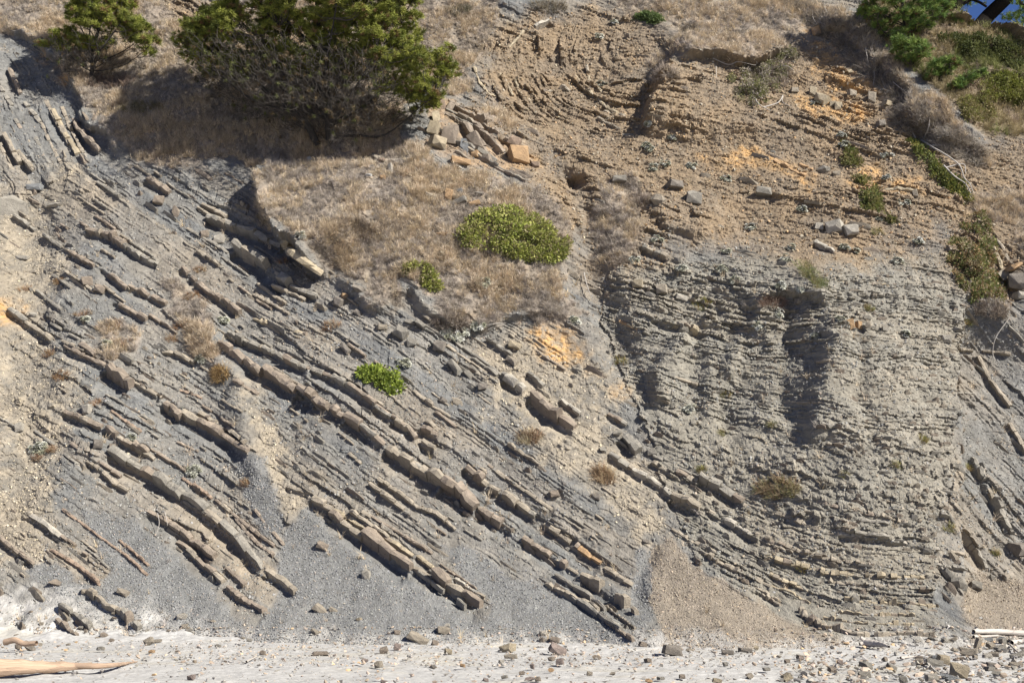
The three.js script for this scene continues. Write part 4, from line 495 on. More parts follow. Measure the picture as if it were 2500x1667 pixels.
// blocks and boulders on the slope
[
  [214, 690, 30, 26, 'brown', 'brown pyramid-shaped rock on the left slope', { r: 0.2 }], [247, 707, 30, 20, 'brown', 'brown block just right of the pyramid-shaped rock', { r: -0.4 }], [389, 492, 30, 24, 'brown', 'brown rock on the slope under the shaded grass ledge, upper left'], [430, 520, 22, 36, 'brown', 'tall dark brown rock on the slope at upper left', { r: 0.3 }], [536, 588, 30, 26, 'pale', 'pale block above a stepped ledge left of the grass mound'], [500, 575, 22, 22, 'brown', 'brown block left of the pale one near the grass mound'], [90, 462, 42, 18, 'blue', 'pale blue-grey flat boulder on the light clay at upper left', { r: 0.1 }], [135, 504, 46, 14, 'pale', 'flat pale boulder on the light clay below the blue-grey one'], [30, 512, 110, 66, 'grey', 'large smooth grey boulder at the left edge of the light clay', { r: -0.5, d: 0.35, ty: 0.3 }], [84, 770, 24, 16, 'pale', 'pale stone on the left clay slope'], [58, 632, 36, 12, 'pale', 'flat pale rock on the left clay'], [216, 1000, 26, 26, 'pale', 'pale grey upright stone above dark blocks, left side'], [50, 1045, 22, 26, 'pale', 'pale block with dark left side at the far left'], [245, 1086, 26, 24, 'dark', 'dark block beneath a tuft of dry grass, left'], [275, 1094, 18, 24, 'brown', 'brown block above the long thick sandstone bed'],
  [979, 816, 44, 30, 'grey', 'large grey block below the grass mound, middle', { r: D2 }], [1006, 838, 26, 20, 'grey', 'grey block at the lower right of the large one below the mound'], [875, 708, 48, 22, 'dark', 'dark slab sticking out of the mound\'s lower edge', { r: -0.3 }], [830, 739, 30, 22, 'dark', 'dark block on the tan dirt left of the mound\'s lower edge', { r: -0.3 }], [842, 726, 18, 16, 'orange', 'small orange stone above a dark block under the mound'], [873, 765, 24, 14, 'dark', 'flat dark stone on the grey slope below the mound', { r: D2 }], [934, 801, 30, 14, 'tan', 'tan block left of the large grey block below the mound'], [846, 855, 38, 16, 'dark', 'long dark block on the grey slope above the small green bush', { r: -0.8 }], [1073, 847, 30, 28, 'dark', 'dark rounded boulder under the grey shrub, middle'], [1028, 794, 36, 12, 'grey', 'flat grey slab just under the mound\'s lower tip', { r: D2 }], [1000, 788, 30, 16, 'grey', 'pale-topped slab at the top of the tan dirt below the mound'], [1110, 897, 44, 20, 'grey', 'slanting grey block at the left of the tan dirt patch', { r: -0.9 }], [1145, 916, 34, 16, 'grey', 'split grey block right of the slanting one', { r: -0.8 }], [1177, 947, 24, 18, 'dark', 'dark block below the split grey block'], [1082, 979, 22, 14, 'dark', 'small dark block left of a pale angular rock, middle', { r: D2 }], [1116, 982, 42, 18, 'tan', 'pale angular rock with a dark hollow to its left, middle', { r: D2 }], [1250, 931, 46, 26, 'pale', 'pale block with a deep shadow on its left, right of centre', { r: D2 }], [1252, 884, 34, 18, 'tan', 'tan block under the tan dirt patch, right of centre', { r: D2 }], [1256, 846, 34, 18, 'buff', 'buff block at the top of the tan dirt patch', { r: -0.4 }], [1504, 1058, 26, 18, 'grey', 'grey block above a big slanting one, right of centre'], [1472, 1100, 28, 18, 'grey', 'grey block left of the wavy pale bed'], [1590, 1104, 24, 20, 'grey', 'grey block above the wavy pale bed'], [1352, 1206, 26, 18, 'brown', 'brown block alone on the grey slope, lower middle'], [1455, 1212, 26, 18, 'dark', 'dark block on the tan slope left of the wavy pale bed'], [1577, 1322, 22, 14, 'dark', 'dark stone just above the brown scree fan'],
  [1603, 494, 38, 40, 'tan', 'big faceted tan boulder in the upper gully', { r: -0.3 }], [1692, 488, 44, 36, 'grey', 'big grey boulder to the right in the upper gully'], [1645, 456, 40, 24, 'dark', 'dark boulder between and above two big ones in the upper gully'], [1510, 441, 42, 18, 'grey', 'smooth grey boulder at the head of the gully'], [1861, 474, 40, 22, 'grey', 'grey boulder on the brown slope at upper right', { r: -0.2 }], [1661, 729, 34, 16, 'pale', 'pale rock on the grey slope above the orange-buff row', { r: -0.3 }], [1612, 711, 28, 26, 'tan', 'rounded tan rock left of the pale one'], [1555, 697, 30, 22, 'buff', 'buff rounded rock at the gully foot'], [1634, 714, 18, 16, 'tan', 'tan rock between two larger ones below the gully'],
  [1981, 229, 20, 26, 'buff', 'left end block of the buff rock row under the orange bank'], [2006, 247, 38, 26, 'buff', 'largest block of the buff rock row under the orange bank', { r: -0.5 }], [2030, 257, 16, 16, 'buff', 'small block right of the largest in the buff row'], [2044, 263, 18, 24, 'buff', 'right end block of the buff rock row'], [2024, 199, 24, 20, 'orange', 'orange block above the buff rock row'], [2071, 179, 20, 12, 'buff', 'buff stone in the orange bank'], [1936, 225, 20, 14, 'tan', 'tan stone left of the buff rock row'], [2076, 235, 22, 18, 'tan', 'tan stone right of the buff rock row'], [2124, 245, 22, 30, 'tan', 'upright tan stone near the turf overhang'], [2163, 259, 26, 16, 'buff', 'squared buff stone near the shadow of the turf overhang'], [2197, 265, 22, 18, 'tan', 'tan stone at the edge of the turf overhang shadow'], [2146, 307, 22, 18, 'dark', 'dark stone on the dirt below the squared buff one'], [2118, 307, 18, 14, 'tan', 'tan stone left of the dark one on the dirt'], [1992, 81, 26, 24, 'orange', 'orange slab under the turf at the top right'], [2006, 418, 36, 24, 'grey', 'grey block on the brown slope below orange beds'], [2038, 426, 26, 20, 'tan', 'tan block touching the grey one below orange beds'], [2232, 475, 14, 22, 'tan', 'tan stone right of a curved pale bed'],
  [2035, 560, 50, 34, 'pale', 'largest of the pale boulders on the right slope'], [2075, 566, 40, 28, 'pale', 'pale boulder touching the right side of the largest pale one'], [1996, 556, 22, 20, 'pale', 'pale boulder left of the largest pale one'], [2072, 795, 20, 28, 'orange', 'upright orange-sided block on the right buttress', { r: 0.3 }], [2090, 799, 16, 22, 'orange', 'orange block right of the upright one on the buttress'], [2108, 800, 14, 20, 'tan', 'tan block beside the orange ones on the buttress'], [2153, 804, 28, 22, 'grey', 'grey block right of the orange ones on the buttress'], [2304, 831, 30, 22, 'pale', 'pale block at the right side of the buttress'], [1946, 739, 18, 16, 'tan', 'tan block on the buttress crest under the green tuft'],
  [2446, 676, 46, 36, 'tan', 'big tan boulder in the hollow at the right edge', { r: 0.1 }], [2482, 692, 54, 44, 'dark', 'dark boulder in the hollow at the right edge'], [2470, 656, 50, 24, 'orange', 'orange slab on top of the boulders at the right edge', { r: 0.4 }], [2486, 726, 30, 20, 'pale', 'pale block under the dark boulder at the right edge'], [2438, 700, 18, 26, 'grey', 'narrow grey block under the tan boulder at the right edge'], [2482, 1342, 44, 36, 'dark', 'dark boulder low at the right edge'], [2455, 1298, 20, 22, 'grey', 'grey block above the dark boulder at the right edge'], [2380, 1428, 30, 22, 'grey', 'grey block at the buttress corner above the brown talus'], [2391, 1508, 12, 8, 'white', 'tiny white stone on the brown talus at right', { cliff: 1 }],
  // outcrop and stones of the mound
  [1077, 262, 20, 36, 'rust', 'rusty upright block at the top of the orange outcrop', { r: 0.15 }], [1098, 266, 20, 34, 'brown', 'brown upright block at the top of the outcrop', { r: -0.5 }], [1063, 290, 30, 36, 'buff', 'buff block on the left side of the outcrop'], [1060, 318, 30, 40, 'buff', 'tall buff block, left middle of the outcrop', { r: -0.2 }], [1070, 352, 46, 32, 'buff', 'wide buff slab at the outcrop\'s lower left', { r: -0.3 }], [1100, 335, 42, 60, 'brown', 'big brown face in the middle of the outcrop', { d: 0.5 }], [1132, 358, 26, 54, 'blue', 'smooth blue-grey slab in the middle of the outcrop', { r: 0.25, d: 0.4 }], [1165, 352, 30, 66, 'brown', 'long brown slab on the right of the blue-grey one', { r: 0.5 }], [1124, 397, 52, 18, 'orange', 'orange-yellow slab lying at the foot of the outcrop', { r: -0.15 }], [1160, 380, 24, 18, 'orange', 'orange block beside the foot of the blue-grey slab'], [1184, 390, 34, 22, 'brown', 'brown rounded block at the outcrop\'s lower right'], [1262, 388, 52, 48, 'orange', 'bright orange broken rock right of the outcrop'], [1254, 355, 34, 30, 'rust', 'rusty block above the bright orange rock', { r: -0.6 }], [1308, 405, 22, 16, 'rust', 'rust-coloured stone right of the bright orange rock'], [1120, 411, 26, 12, 'pale', 'pale broken stones under the orange-yellow slab'],
  [756, 390, 14, 12, 'white', 'white stone under the big pine'], [902, 430, 18, 9, 'white', 'white flat stone left of the upright pale post-like stone'], [935, 437, 18, 13, 'orange', 'orange stone at the foot of the upright pale stone'], [954, 415, 12, 32, 'pale', 'upright pale post-like stone on the grass mound', { r: 0.1 }], [988, 467, 16, 36, 'dark', 'dark upright slab on the grass mound', { r: 0.6 }], [1095, 478, 22, 30, 'orange', 'pinkish orange slab standing in the pile on the mound', { r: -0.2 }], [1050, 478, 38, 12, 'tan', 'flat tan slabs at the left of the pile on the mound'], [1122, 494, 44, 14, 'grey', 'grey slab leaning in the pile on the mound', { r: 0.4 }], [1157, 499, 34, 14, 'orange', 'orange slab at the right of the pile on the mound', { r: 0.2 }], [1122, 468, 20, 14, 'blue', 'blue-grey stone behind the pile on the mound'], [1167, 474, 26, 14, 'dark', 'dark stone right of the pile on the mound'], [1141, 443, 20, 9, 'orange', 'small orange slab on the grass above the pile'], [1078, 448, 14, 10, 'grey', 'grey stone on the grass above the pile'], [933, 394, 18, 10, 'rust', 'rust-coloured stone in the pine\'s shadow edge'], [1077, 572, 34, 16, 'orange', 'orange slab left of the large green bush'], [1077, 622, 22, 22, 'buff', 'pale buff stone on the grass below the green bush\'s left end'],
].forEach(([x, y, w, h, m, l, o]) => stone(x, y, w, h, m, l, null, { ...(o || {}), cliff: 1 }));
// plainer stones nothing tells apart
for (let k = 0; k < 34; k++) { const px = rr(1150, 2480), py = rr(1600, 1660); stone(px, py, rr(11, 20), rr(7, 13), ['brown', 'tan', 'grey', 'violet'][k % 4], beside(`small ${['brown', 'tan', 'grey', 'violet'][k % 4]} stone`, px, py), 'small stones on the right half of the sand'); }
for (let k = 0; k < 22; k++) { const px = rr(2230, 2500), py = rr(1545, 1660); stone(px, py, rr(18, 34), rr(7, 13), ['grey', 'tan', 'blue', 'pale'][k % 4], beside('flat rubble slab', px, py), 'flat rubble slabs at the lower right', { r: rr(-0.5, 0.5) }); }
for (let k = 0; k < 26; k++) { const px = rr(20, 640), py = rr(1490, 1580); stone(px, py, rr(9, 18), rr(6, 11), ['brown', 'tan', 'grey'][k % 3], beside(`small ${['brown', 'tan', 'grey'][k % 3]} stone`, px, py), 'small stones on the lower left sand'); }

// ---------------------------------------------------------------- tubes
function tube(pts, r0, r1, seg = 6, n = 0) { // tapered tube along points
  const c = new THREE.CatmullRomCurve3(pts), m = n || Math.max(2, pts.length * 2), g = new THREE.TubeGeometry(c, m, 1, seg, false), p = g.attributes.position, ctr = V(0, 0, 0);
  for (let i = 0; i <= m; i++) { c.getPointAt(i / m, ctr); const r = mix(r0, r1, i / m); for (let j = 0; j <= seg; j++) { const k = i * (seg + 1) + j; p.setXYZ(k, ctr.x + (p.getX(k) - ctr.x) * r, ctr.y + (p.getY(k) - ctr.y) * r, ctr.z + (p.getZ(k) - ctr.z) * r); } }
  return g;
}
const bark = std([0.06, 0.052, 0.045], { map: rep(woodTex, 2, 3), bumpMap: rep(woodTex, 2, 3), bumpScale: 0.02 }), twigMat = std([0.06, 0.052, 0.045]), deadWood = std([0.52, 0.48, 0.43], { map: rep(woodTex, 1, 2) }), greyTwig = std([0.3, 0.26, 0.225]);

// ---------------------------------------------------------------- dry grass
function bladeTuft(seed, n, len, wid, spread, bend) { // a tuft of thin curved blades, root at the origin
  const r = rng(seed), P = [], N = [];
  for (let k = 0; k < n; k++) {
    const a = r() * 6.283, l = len * (0.5 + 0.6 * r()), t = spread * (0.25 + r()), b = V(Math.cos(a) * 0.06 * r(), 0, Math.sin(a) * 0.06 * r()), d = V(Math.cos(a) * t, 1, Math.sin(a) * t).normalize(), s = V(-Math.sin(a), 0, Math.cos(a)).multiplyScalar(wid);
    const m = b.clone().addScaledVector(d, l * 0.55), e = b.clone().addScaledVector(d, l).add(V(Math.cos(a), -0.6, Math.sin(a)).multiplyScalar(bend * l * r()));
    P.push(b.x - s.x, b.y, b.z - s.z, b.x + s.x, b.y, b.z + s.z, m.x, m.y, m.z, m.x - s.x * 0.7, m.y, m.z - s.z * 0.7, m.x + s.x * 0.7, m.y, m.z + s.z * 0.7, e.x, e.y, e.z);
  }
  const g = new THREE.BufferGeometry(); g.setAttribute('position', new THREE.Float32BufferAttribute(P, 3)); g.computeVertexNormals(); return g;
}
const dryMat = leafMat([1, 1, 1], 0.25), tufts = [0, 1, 2].map((k) => bladeTuft(41 + k, 15, 0.3, 0.008, 0.55, 0.35));
const straw = [[0.58, 0.48, 0.35], [0.5, 0.41, 0.3], [0.44, 0.385, 0.325], [0.34, 0.3, 0.26], [0.64, 0.53, 0.37]];
scatter('dry_grass', 'dry tan grass and thatch covering the mound and upper ledges of the cliff', 52000, tufts, dryMat, () => {
  const i = randCell(); if ((fbm(posOf(i).x * 1.6, posOf(i).y * 1.8, 321, 3) < rr(-0.55, 0.05)) || wGrass[i] < 0.35 + 0.5 * R() && !(wClay[i] < 0.2 && R() < 0.004)) return null; const p = posOf(i), n = nrmOf(i), f = fbm(p.x * 0.9, p.y * 1.1, 301, 3);
  const d = n.multiplyScalar(0.5).add(V(rr(-0.3, 0.3), 0.75, rr(-0.1, 0.3))).normalize(), s = rr(0.4, 1.1) * (1 + 0.7 * f);
  Q.setFromUnitVectors(V(0, 1, 0), d).multiply(new THREE.Quaternion().setFromAxisAngle(V(0, 1, 0), R() * 6.28));
  return [new THREE.Matrix4().compose(p, Q.clone(), V(s, s * rr(0.7, 1.2), s)), col(straw[f > 0.2 ? (R() * 2) | 0 : f < -0.15 ? 2 + ((R() * 2) | 0) : (R() * 5) | 0], 0.28)];
});
scatter('slope_scrub', 'low green and brown scrub covering the slope behind the turf edge at upper right', 9000, tufts, dryMat, () => {
  const i = randCell(); if (wVeg[i] < 0.5) return null; const p = posOf(i), n = nrmOf(i), f = fbm(p.x * 0.8, p.y * 0.8, 311, 3);
  const d = n.multiplyScalar(0.6).add(V(rr(-0.4, 0.4), 0.6, rr(-0.2, 0.4))).normalize(), s = rr(0.6, 1.5); Q.setFromUnitVectors(V(0, 1, 0), d);
  return [new THREE.Matrix4().compose(p, Q.clone(), V(s, s, s)), col(f > 0.15 ? [0.2, 0.21, 0.075] : f > -0.2 ? [0.34, 0.28, 0.16] : [0.42, 0.34, 0.25], 0.3)];
});

// ---------------------------------------------------------------- leaves, bushes
function leafCluster(seed, n, rad, len, wid) { // small folded leaves spread through a ball
  const r = rng(seed), P = [];
  for (let k = 0; k < n; k++) {
    const d = V(r() - 0.5, r() - 0.35, r() - 0.5).normalize(), c = d.clone().multiplyScalar(rad * Math.cbrt(r())), t = d.clone().add(V(r() - 0.5, r() * 0.6, r() - 0.5)).normalize(), s = t.clone().cross(V(r() - 0.5, r() - 0.5, r() - 0.5)).normalize().multiplyScalar(wid), u = t.clone().cross(s).multiplyScalar(0.35);
    const a = c, b = c.clone().addScaledVector(t, len), m = c.clone().addScaledVector(t, len * 0.5), e = m.clone().add(s).add(u), f = m.clone().sub(s).add(u);
    P.push(a.x, a.y, a.z, e.x, e.y, e.z, b.x, b.y, b.z, a.x, a.y, a.z, b.x, b.y, b.z, f.x, f.y, f.z);
  }
  const g = new THREE.BufferGeometry(); g.setAttribute('position', new THREE.Float32BufferAttribute(P, 3)); g.computeVertexNormals(); return g;
}
const clusters = [0, 1, 2].map((k) => leafCluster(71 + k, 16, 0.13, 0.1, 0.03)), white = leafMat([1, 1, 1], 0.35);
function instanced(geos, mat, list) { const g = mergeable(geos); const im = new THREE.InstancedMesh(g, mat, list.length); list.forEach(([m, c], i) => { im.setMatrixAt(i, m); im.setColorAt(i, c); }); return im; }
const mergeable = (g) => (Array.isArray(g) ? g[(R() * g.length) | 0] : g);
const inPoly = (P, x, y) => { let c = false; for (let i = 0, j = P.length - 1; i < P.length; j = i++) if (P[i][1] > y !== P[j][1] > y && x < ((P[j][0] - P[i][0]) * (y - P[i][1])) / (P[j][1] - P[i][1]) + P[i][0]) c = !c; return c; };
const edgeDist = (P, x, y) => { let b = 1e9; for (let i = 0, j = P.length - 1; i < P.length; j = i++) { const dx = P[i][0] - P[j][0], dy = P[i][1] - P[j][1]; let t = ((x - P[j][0]) * dx + (y - P[j][1]) * dy) / (dx * dx + dy * dy); t = Math.max(0, Math.min(1, t)); b = Math.min(b, Math.hypot(x - P[j][0] - t * dx, y - P[j][1] - t * dy)); } return b; };
// a low bush that follows the slope: outline on the cliff, height above it
function bush(name, label, outline, height, n, colors, o = {}) {
  const P = pairs(outline), xs = P.map((p) => p[0]), ys = P.map((p) => p[1]), x0 = Math.min(...xs), x1 = Math.max(...xs), y0 = Math.min(...ys), y1 = Math.max(...ys), cpx = (x0 + x1) / 2, cpy = (y0 + y1) / 2;
  const base = spot(cpx, cpy), g = new THREE.Group(); g.position.copy(base); const list = [], stems = []; let guard = 0;
  while (list.length < n && guard++ < n * 30) {
    const px = rr(x0, x1), py = rr(y0, y1); if (!inPoly(P, px, py)) continue; const e = edgeDist(P, px, py), full = Math.min(1, e / (0.3 * Math.min(x1 - x0, y1 - y0)));
    const q = hit(px, py), gap = fbm(q.x * 2.6, q.y * 2.9, 401, 3); if (gap < (o.gap ?? -0.12) - 0.1 * full) continue;
    const nn = normalAt(q.x, q.y, 0.5), hgt = height * (0.25 + 0.75 * Math.sqrt(full)) * (0.7 + 0.75 * vn(q.x * 1.9, q.y * 1.9, 411)), lift = hgt * (R() < 0.7 ? rr(0.55, 1.1) : rr(0.05, 0.6));
    q.addScaledVector(nn.clone().multiplyScalar(0.75).add(V(0, 0.45, 0)), lift); const s = (o.size ?? 1) * rr(0.7, 1.3);
    list.push([new THREE.Matrix4().compose(q.clone().sub(base), spin().clone(), V(s, s, s)), col(colors[(R() * colors.length) | 0], 0.25)]);
    if (stems.length < (o.stems ?? 40) && R() < 0.3) stems.push(tube([V(0, 0, 0).lerp(q.clone().sub(base), 0.55).add(V(0, -0.12, -0.1)), q.clone().sub(base).multiplyScalar(0.8).add(V(0, -0.05, 0)), q.clone().sub(base)], 0.013, 0.006, 3, 3));
  }
  clusters.forEach((c, k) => { const l = list.filter((_, i) => i % clusters.length === k); if (l.length) part(instanced(c, o.mat ?? white, l), 'foliage', g); });
  if (stems.length) part(new THREE.Mesh(mergeGeometries(stems), o.stemMat ?? greyTwig), 'stems', g);
  return thing(g, name, label, o.cat ?? 'bush', o.group);
}
const lime = [[0.38, 0.41, 0.1], [0.3, 0.35, 0.08], [0.46, 0.46, 0.15], [0.2, 0.2, 0.07], [0.3, 0.26, 0.14]];
bush('green_bush', 'large bright green bush on the lower right of the dry grass mound', [1115, 600, 1130, 550, 1180, 525, 1250, 518, 1310, 535, 1350, 570, 1388, 600, 1375, 630, 1330, 645, 1275, 632, 1235, 625, 1190, 605, 1150, 612], 0.32, 2200, lime, { gap: -0.16, stems: 260 });
bush('green_bush', 'small bright green bush at the bottom edge of the grass mound', [985, 668, 1010, 650, 1040, 655, 1060, 680, 1072, 705, 1050, 712, 1035, 690, 1010, 678], 0.26, 360, lime, { gap: -0.12, stems: 60 });
bush('green_bush', 'small yellow-green bush alone on the grey bedded slope, middle', [872, 930, 890, 912, 925, 905, 940, 895, 985, 905, 988, 925, 975, 950, 955, 962, 930, 945, 910, 935, 885, 940], 0.24, 560, [[0.34, 0.4, 0.07], [0.28, 0.35, 0.06], [0.2, 0.26, 0.05]], { gap: 0.04, stems: 50 });
bush('green_bush', 'low blue-green plant near the top of the cliff, right of middle', [1550, 46, 1575, 37, 1605, 42, 1620, 55, 1600, 60, 1565, 56], 0.25, 240, [[0.13, 0.19, 0.06], [0.16, 0.21, 0.08]]);
bush('vine_bush', 'tall leafy bush with reddish leaves against the right edge of the buttress', [2330, 540, 2400, 530, 2420, 570, 2430, 640, 2455, 720, 2440, 740, 2400, 742, 2350, 720, 2315, 660, 2318, 600], 0.4, 1500, [[0.17, 0.2, 0.065], [0.22, 0.23, 0.08], [0.14, 0.16, 0.05], [0.3, 0.2, 0.1], [0.3, 0.25, 0.13], [0.36, 0.3, 0.2]], { gap: 0.06, stems: 160, size: 0.85 });
bush('vine_bush', 'narrow trailing vine on the brown slope at upper right', [2055, 350, 2085, 370, 2110, 420, 2140, 470, 2150, 520, 2190, 550, 2150, 545, 2110, 520, 2100, 460, 2060, 400], 0.25, 420, [[0.14, 0.17, 0.05], [0.2, 0.2, 0.06], [0.26, 0.23, 0.1]], { gap: -0.05 });
bush('vine_bush', 'trailing vine under the turf overhang beside the bare white branches', [2215, 345, 2260, 370, 2300, 420, 2350, 450, 2375, 500, 2340, 490, 2290, 450, 2250, 400], 0.28, 460, [[0.17, 0.2, 0.05], [0.24, 0.23, 0.06], [0.12, 0.14, 0.05]], { gap: -0.05 });
bush('grey_green_shrub', 'grey-green shrub with bare branches below the turf lip, upper right of middle', [1775, 200, 1800, 170, 1860, 160, 1900, 130, 1935, 110, 1945, 150, 1920, 190, 1900, 240, 1850, 270, 1800, 250], 0.45, 620, [[0.2, 0.21, 0.08], [0.25, 0.245, 0.12], [0.3, 0.26, 0.19], [0.34, 0.3, 0.25]], { gap: 0.04, stems: 200, size: 0.8 });
bush('green_bush', 'yellow-green bush on the slope behind the turf edge, upper right', [2390, 215, 2450, 200, 2500, 220, 2520, 260, 2450, 250, 2400, 240], 0.5, 500, [[0.17, 0.19, 0.04], [0.22, 0.22, 0.06]]);
bush('green_bush', 'yellow-green patch of leaves low behind the turf edge at right', [2340, 250, 2390, 240, 2420, 290, 2390, 310, 2350, 290], 0.4, 300, [[0.2, 0.2, 0.06], [0.25, 0.21, 0.1]], { gap: 0 });
bush('dark_bush', 'dark shaded bushes right under the blue sky at the top right', [2290, 100, 2330, 92, 2400, 96, 2470, 118, 2510, 150, 2500, 170, 2420, 150, 2340, 140], 0.35, 700, [[0.09, 0.11, 0.035], [0.12, 0.13, 0.04]], { stems: 20 });
// grass tuft on the buttress
{
  const base = spot(2000, 700), g = new THREE.Group(); g.position.copy(base); const n = normalAt(base.x, base.y), list = [];
  for (let k = 0; k < 70; k++) { const u = R(), p = hit(mix(1952, 2012, u) + rr(-16, 16), mix(655, 718, u) + rr(-12, 10)), d = n.clone().multiplyScalar(0.5).add(V(rr(-0.5, 0.3), 0.8, 0.2)).normalize(); list.push([new THREE.Matrix4().compose(p.sub(base), new THREE.Quaternion().setFromUnitVectors(V(0, 1, 0), d), V(1.1, rr(1, 1.7), 1.1)), col([[0.15, 0.19, 0.07], [0.22, 0.24, 0.1], [0.3, 0.26, 0.12]][(R() * 3) | 0], 0.2)]); }
  part(instanced(tufts[0], white, list), 'blades', g); thing(g, 'green_grass_tuft', 'spiky green grass tuft on the crest of the right buttress', 'grass tuft');
}
// dry shrubs and tufts
function dryShrub(name, label, px, py, wpx, hpx, n, colors, o = {}) {
  const base = spot(px, py), k = ppm(base), g = new THREE.Group(), list = [], nn = normalAt(base.x, base.y); g.position.copy(base);
  for (let i = 0; i < n; i++) { const a = R() * 6.283, q = Math.sqrt(R()), x = base.x + (Math.cos(a) * q * wpx) / 2 / k, y = base.y + (Math.sin(a) * q * hpx) / 2 / k, p = V(x, y, zs[at(x, y)] + rr(-0.05, 0.05)), d = nn.clone().multiplyScalar(0.6).add(V(Math.cos(a) * 0.7 * q, 0.45 + 0.3 * Math.sin(a) * q, 0.1)).normalize(), s = (o.s ?? 1) * rr(0.6, 1.2); list.push([new THREE.Matrix4().compose(p.sub(base), new THREE.Quaternion().setFromUnitVectors(V(0, 1, 0), d), V(s, s, s)), col(colors[(R() * colors.length) | 0], 0.25)]); }
  part(instanced(tufts, dryMat, list), 'stalks', g); return thing(g, name, label, o.cat ?? 'shrub', o.group);
}
const rusty = [[0.3, 0.18, 0.1], [0.26, 0.17, 0.11], [0.34, 0.24, 0.13]], ashy = [[0.3, 0.25, 0.2], [0.24, 0.2, 0.165], [0.36, 0.3, 0.24]];
dryShrub('dry_tuft', 'golden dry grass tuft on the edge of a ridge, left of centre', 540, 918, 46, 36, 60, [[0.42, 0.29, 0.13], [0.36, 0.25, 0.12]], { cat: 'grass tuft' });
dryShrub('dry_shrub', 'grey bare shrub above the pale succulent clump under the mound', 1100, 790, 90, 40, 90, ashy); dryShrub('dry_shrub', 'dark thatch clump on the left part of the grass mound', 872, 560, 90, 50, 110, [[0.2, 0.165, 0.13], [0.26, 0.21, 0.16]]); dryShrub('dry_shrub', 'brown shrub on the lower buttress, with a few green leaves', 1895, 1198, 90, 46, 90, [[0.26, 0.17, 0.1], [0.24, 0.22, 0.1], [0.3, 0.24, 0.15]]); dryShrub('dry_shrub', 'reddish dry plant on the bedded slope, lower middle right', 1475, 1165, 46, 40, 70, [[0.38, 0.29, 0.17], [0.28, 0.18, 0.11]]); dryShrub('dry_shrub', 'pale dry plant beside dark hollows on the slope, middle right', 1290, 1072, 50, 30, 60, [[0.42, 0.36, 0.24], [0.32, 0.22, 0.14]]);
dryShrub('dry_shrub', 'dark round shrub in the gully right of the green bush', 1512, 636, 44, 34, 60, ashy); dryShrub('dry_shrub', 'grey bare shrub above the dark gully hollow, upper middle', 1625, 185, 70, 44, 90, ashy); dryShrub('dry_shrub', 'dark brushwood under the small pine, upper left', 275, 205, 110, 46, 150, [[0.16, 0.12, 0.1], [0.22, 0.16, 0.12]]); dryShrub('dry_shrub', 'olive shrub on the grass slope below the small pine', 340, 265, 120, 40, 110, [[0.24, 0.2, 0.1], [0.2, 0.185, 0.1]]); dryShrub('dry_shrub', 'grey leafless brush around the grey-green shrub under the turf lip', 1880, 190, 120, 100, 150, ashy, { s: 1.2 }); dryShrub('dry_shrub', 'dark shrub on the crest at the top, right of the amphitheatre', 1685, 75, 40, 36, 60, [[0.17, 0.14, 0.11]]); dryShrub('dry_shrub', 'dark plant by a boulder at the gully head', 1560, 490, 60, 40, 70, ashy); dryShrub('dry_shrub', 'brown bush at the top of the middle buttress', 1880, 745, 60, 34, 60, [[0.24, 0.17, 0.13]]); dryShrub('dry_shrub', 'dark scrub hanging under the turf at the top middle', 1340, 20, 90, 40, 90, [[0.17, 0.15, 0.11], [0.24, 0.2, 0.14]]); dryShrub('dry_shrub', 'grey twiggy shrub at the foot of the tall leafy bush, right', 2420, 760, 80, 50, 90, ashy); dryShrub('dry_shrub', 'dark patch of scrub on the slope at the top, right of the big pine', 1120, 30, 60, 40, 60, [[0.16, 0.15, 0.1]]);
[[1935, 8, 56], [1962, 26, 50], [1990, 46, 54], [2018, 66, 50], [2046, 90, 56], [2072, 112, 50], [2098, 138, 56], [2124, 164, 50], [2148, 190, 56], [2172, 216, 52], [2196, 244, 60], [2222, 274, 70], [2252, 300, 70], [2285, 322, 70], [2318, 342, 66], [2350, 362, 60], [2385, 380, 56]].forEach(([x, y, w]) => dryShrub('turf_brush', beside('grey-brown turf brush', x, y), x, y, w, w * 0.9, Math.round(w * 1.7), [[0.38, 0.34, 0.29], [0.28, 0.25, 0.21], [0.2, 0.175, 0.15], [0.44, 0.38, 0.3]], { s: 1.15, group: 'brush along the turf edge' }));
[[150, 920, 50], [205, 770, 40], [270, 800, 60], [300, 840, 50], [120, 865, 30], [235, 985, 26], [130, 1100, 30], [95, 1120, 24], [470, 725, 44], [490, 660, 30], [450, 800, 50], [600, 1180, 30], [690, 640, 26], [810, 800, 44], [420, 830, 26], [60, 710, 24], [145, 690, 30]].forEach(([x, y, w]) => dryShrub('dry_tuft', beside('rusty-brown dry tuft', x, y), x, y, w, w * 0.6, Math.round(w * 0.9), rusty, { s: 0.6, cat: 'grass tuft', group: 'rusty tufts on the left slope' }));
[[2140, 570, 30], [1710, 748, 44], [2118, 757, 24], [1955, 1390, 24], [2315, 1290, 24], [1768, 965, 24], [1765, 1060, 22], [1880, 1040, 26], [1710, 1150, 26], [2060, 1160, 22], [2250, 1075, 26], [2430, 1352, 22], [2180, 1138, 20], [1515, 885, 30], [2360, 790, 26], [2370, 1145, 18]].forEach(([x, y, w]) => dryShrub('green_tuft', beside('yellow-green tuft', x, y), x, y, w, w * 0.7, Math.round(w * 0.9), [[0.26, 0.24, 0.07], [0.2, 0.2, 0.07], [0.3, 0.22, 0.1]], { s: 0.55, cat: 'plant', group: 'green tufts on the buttress' }));

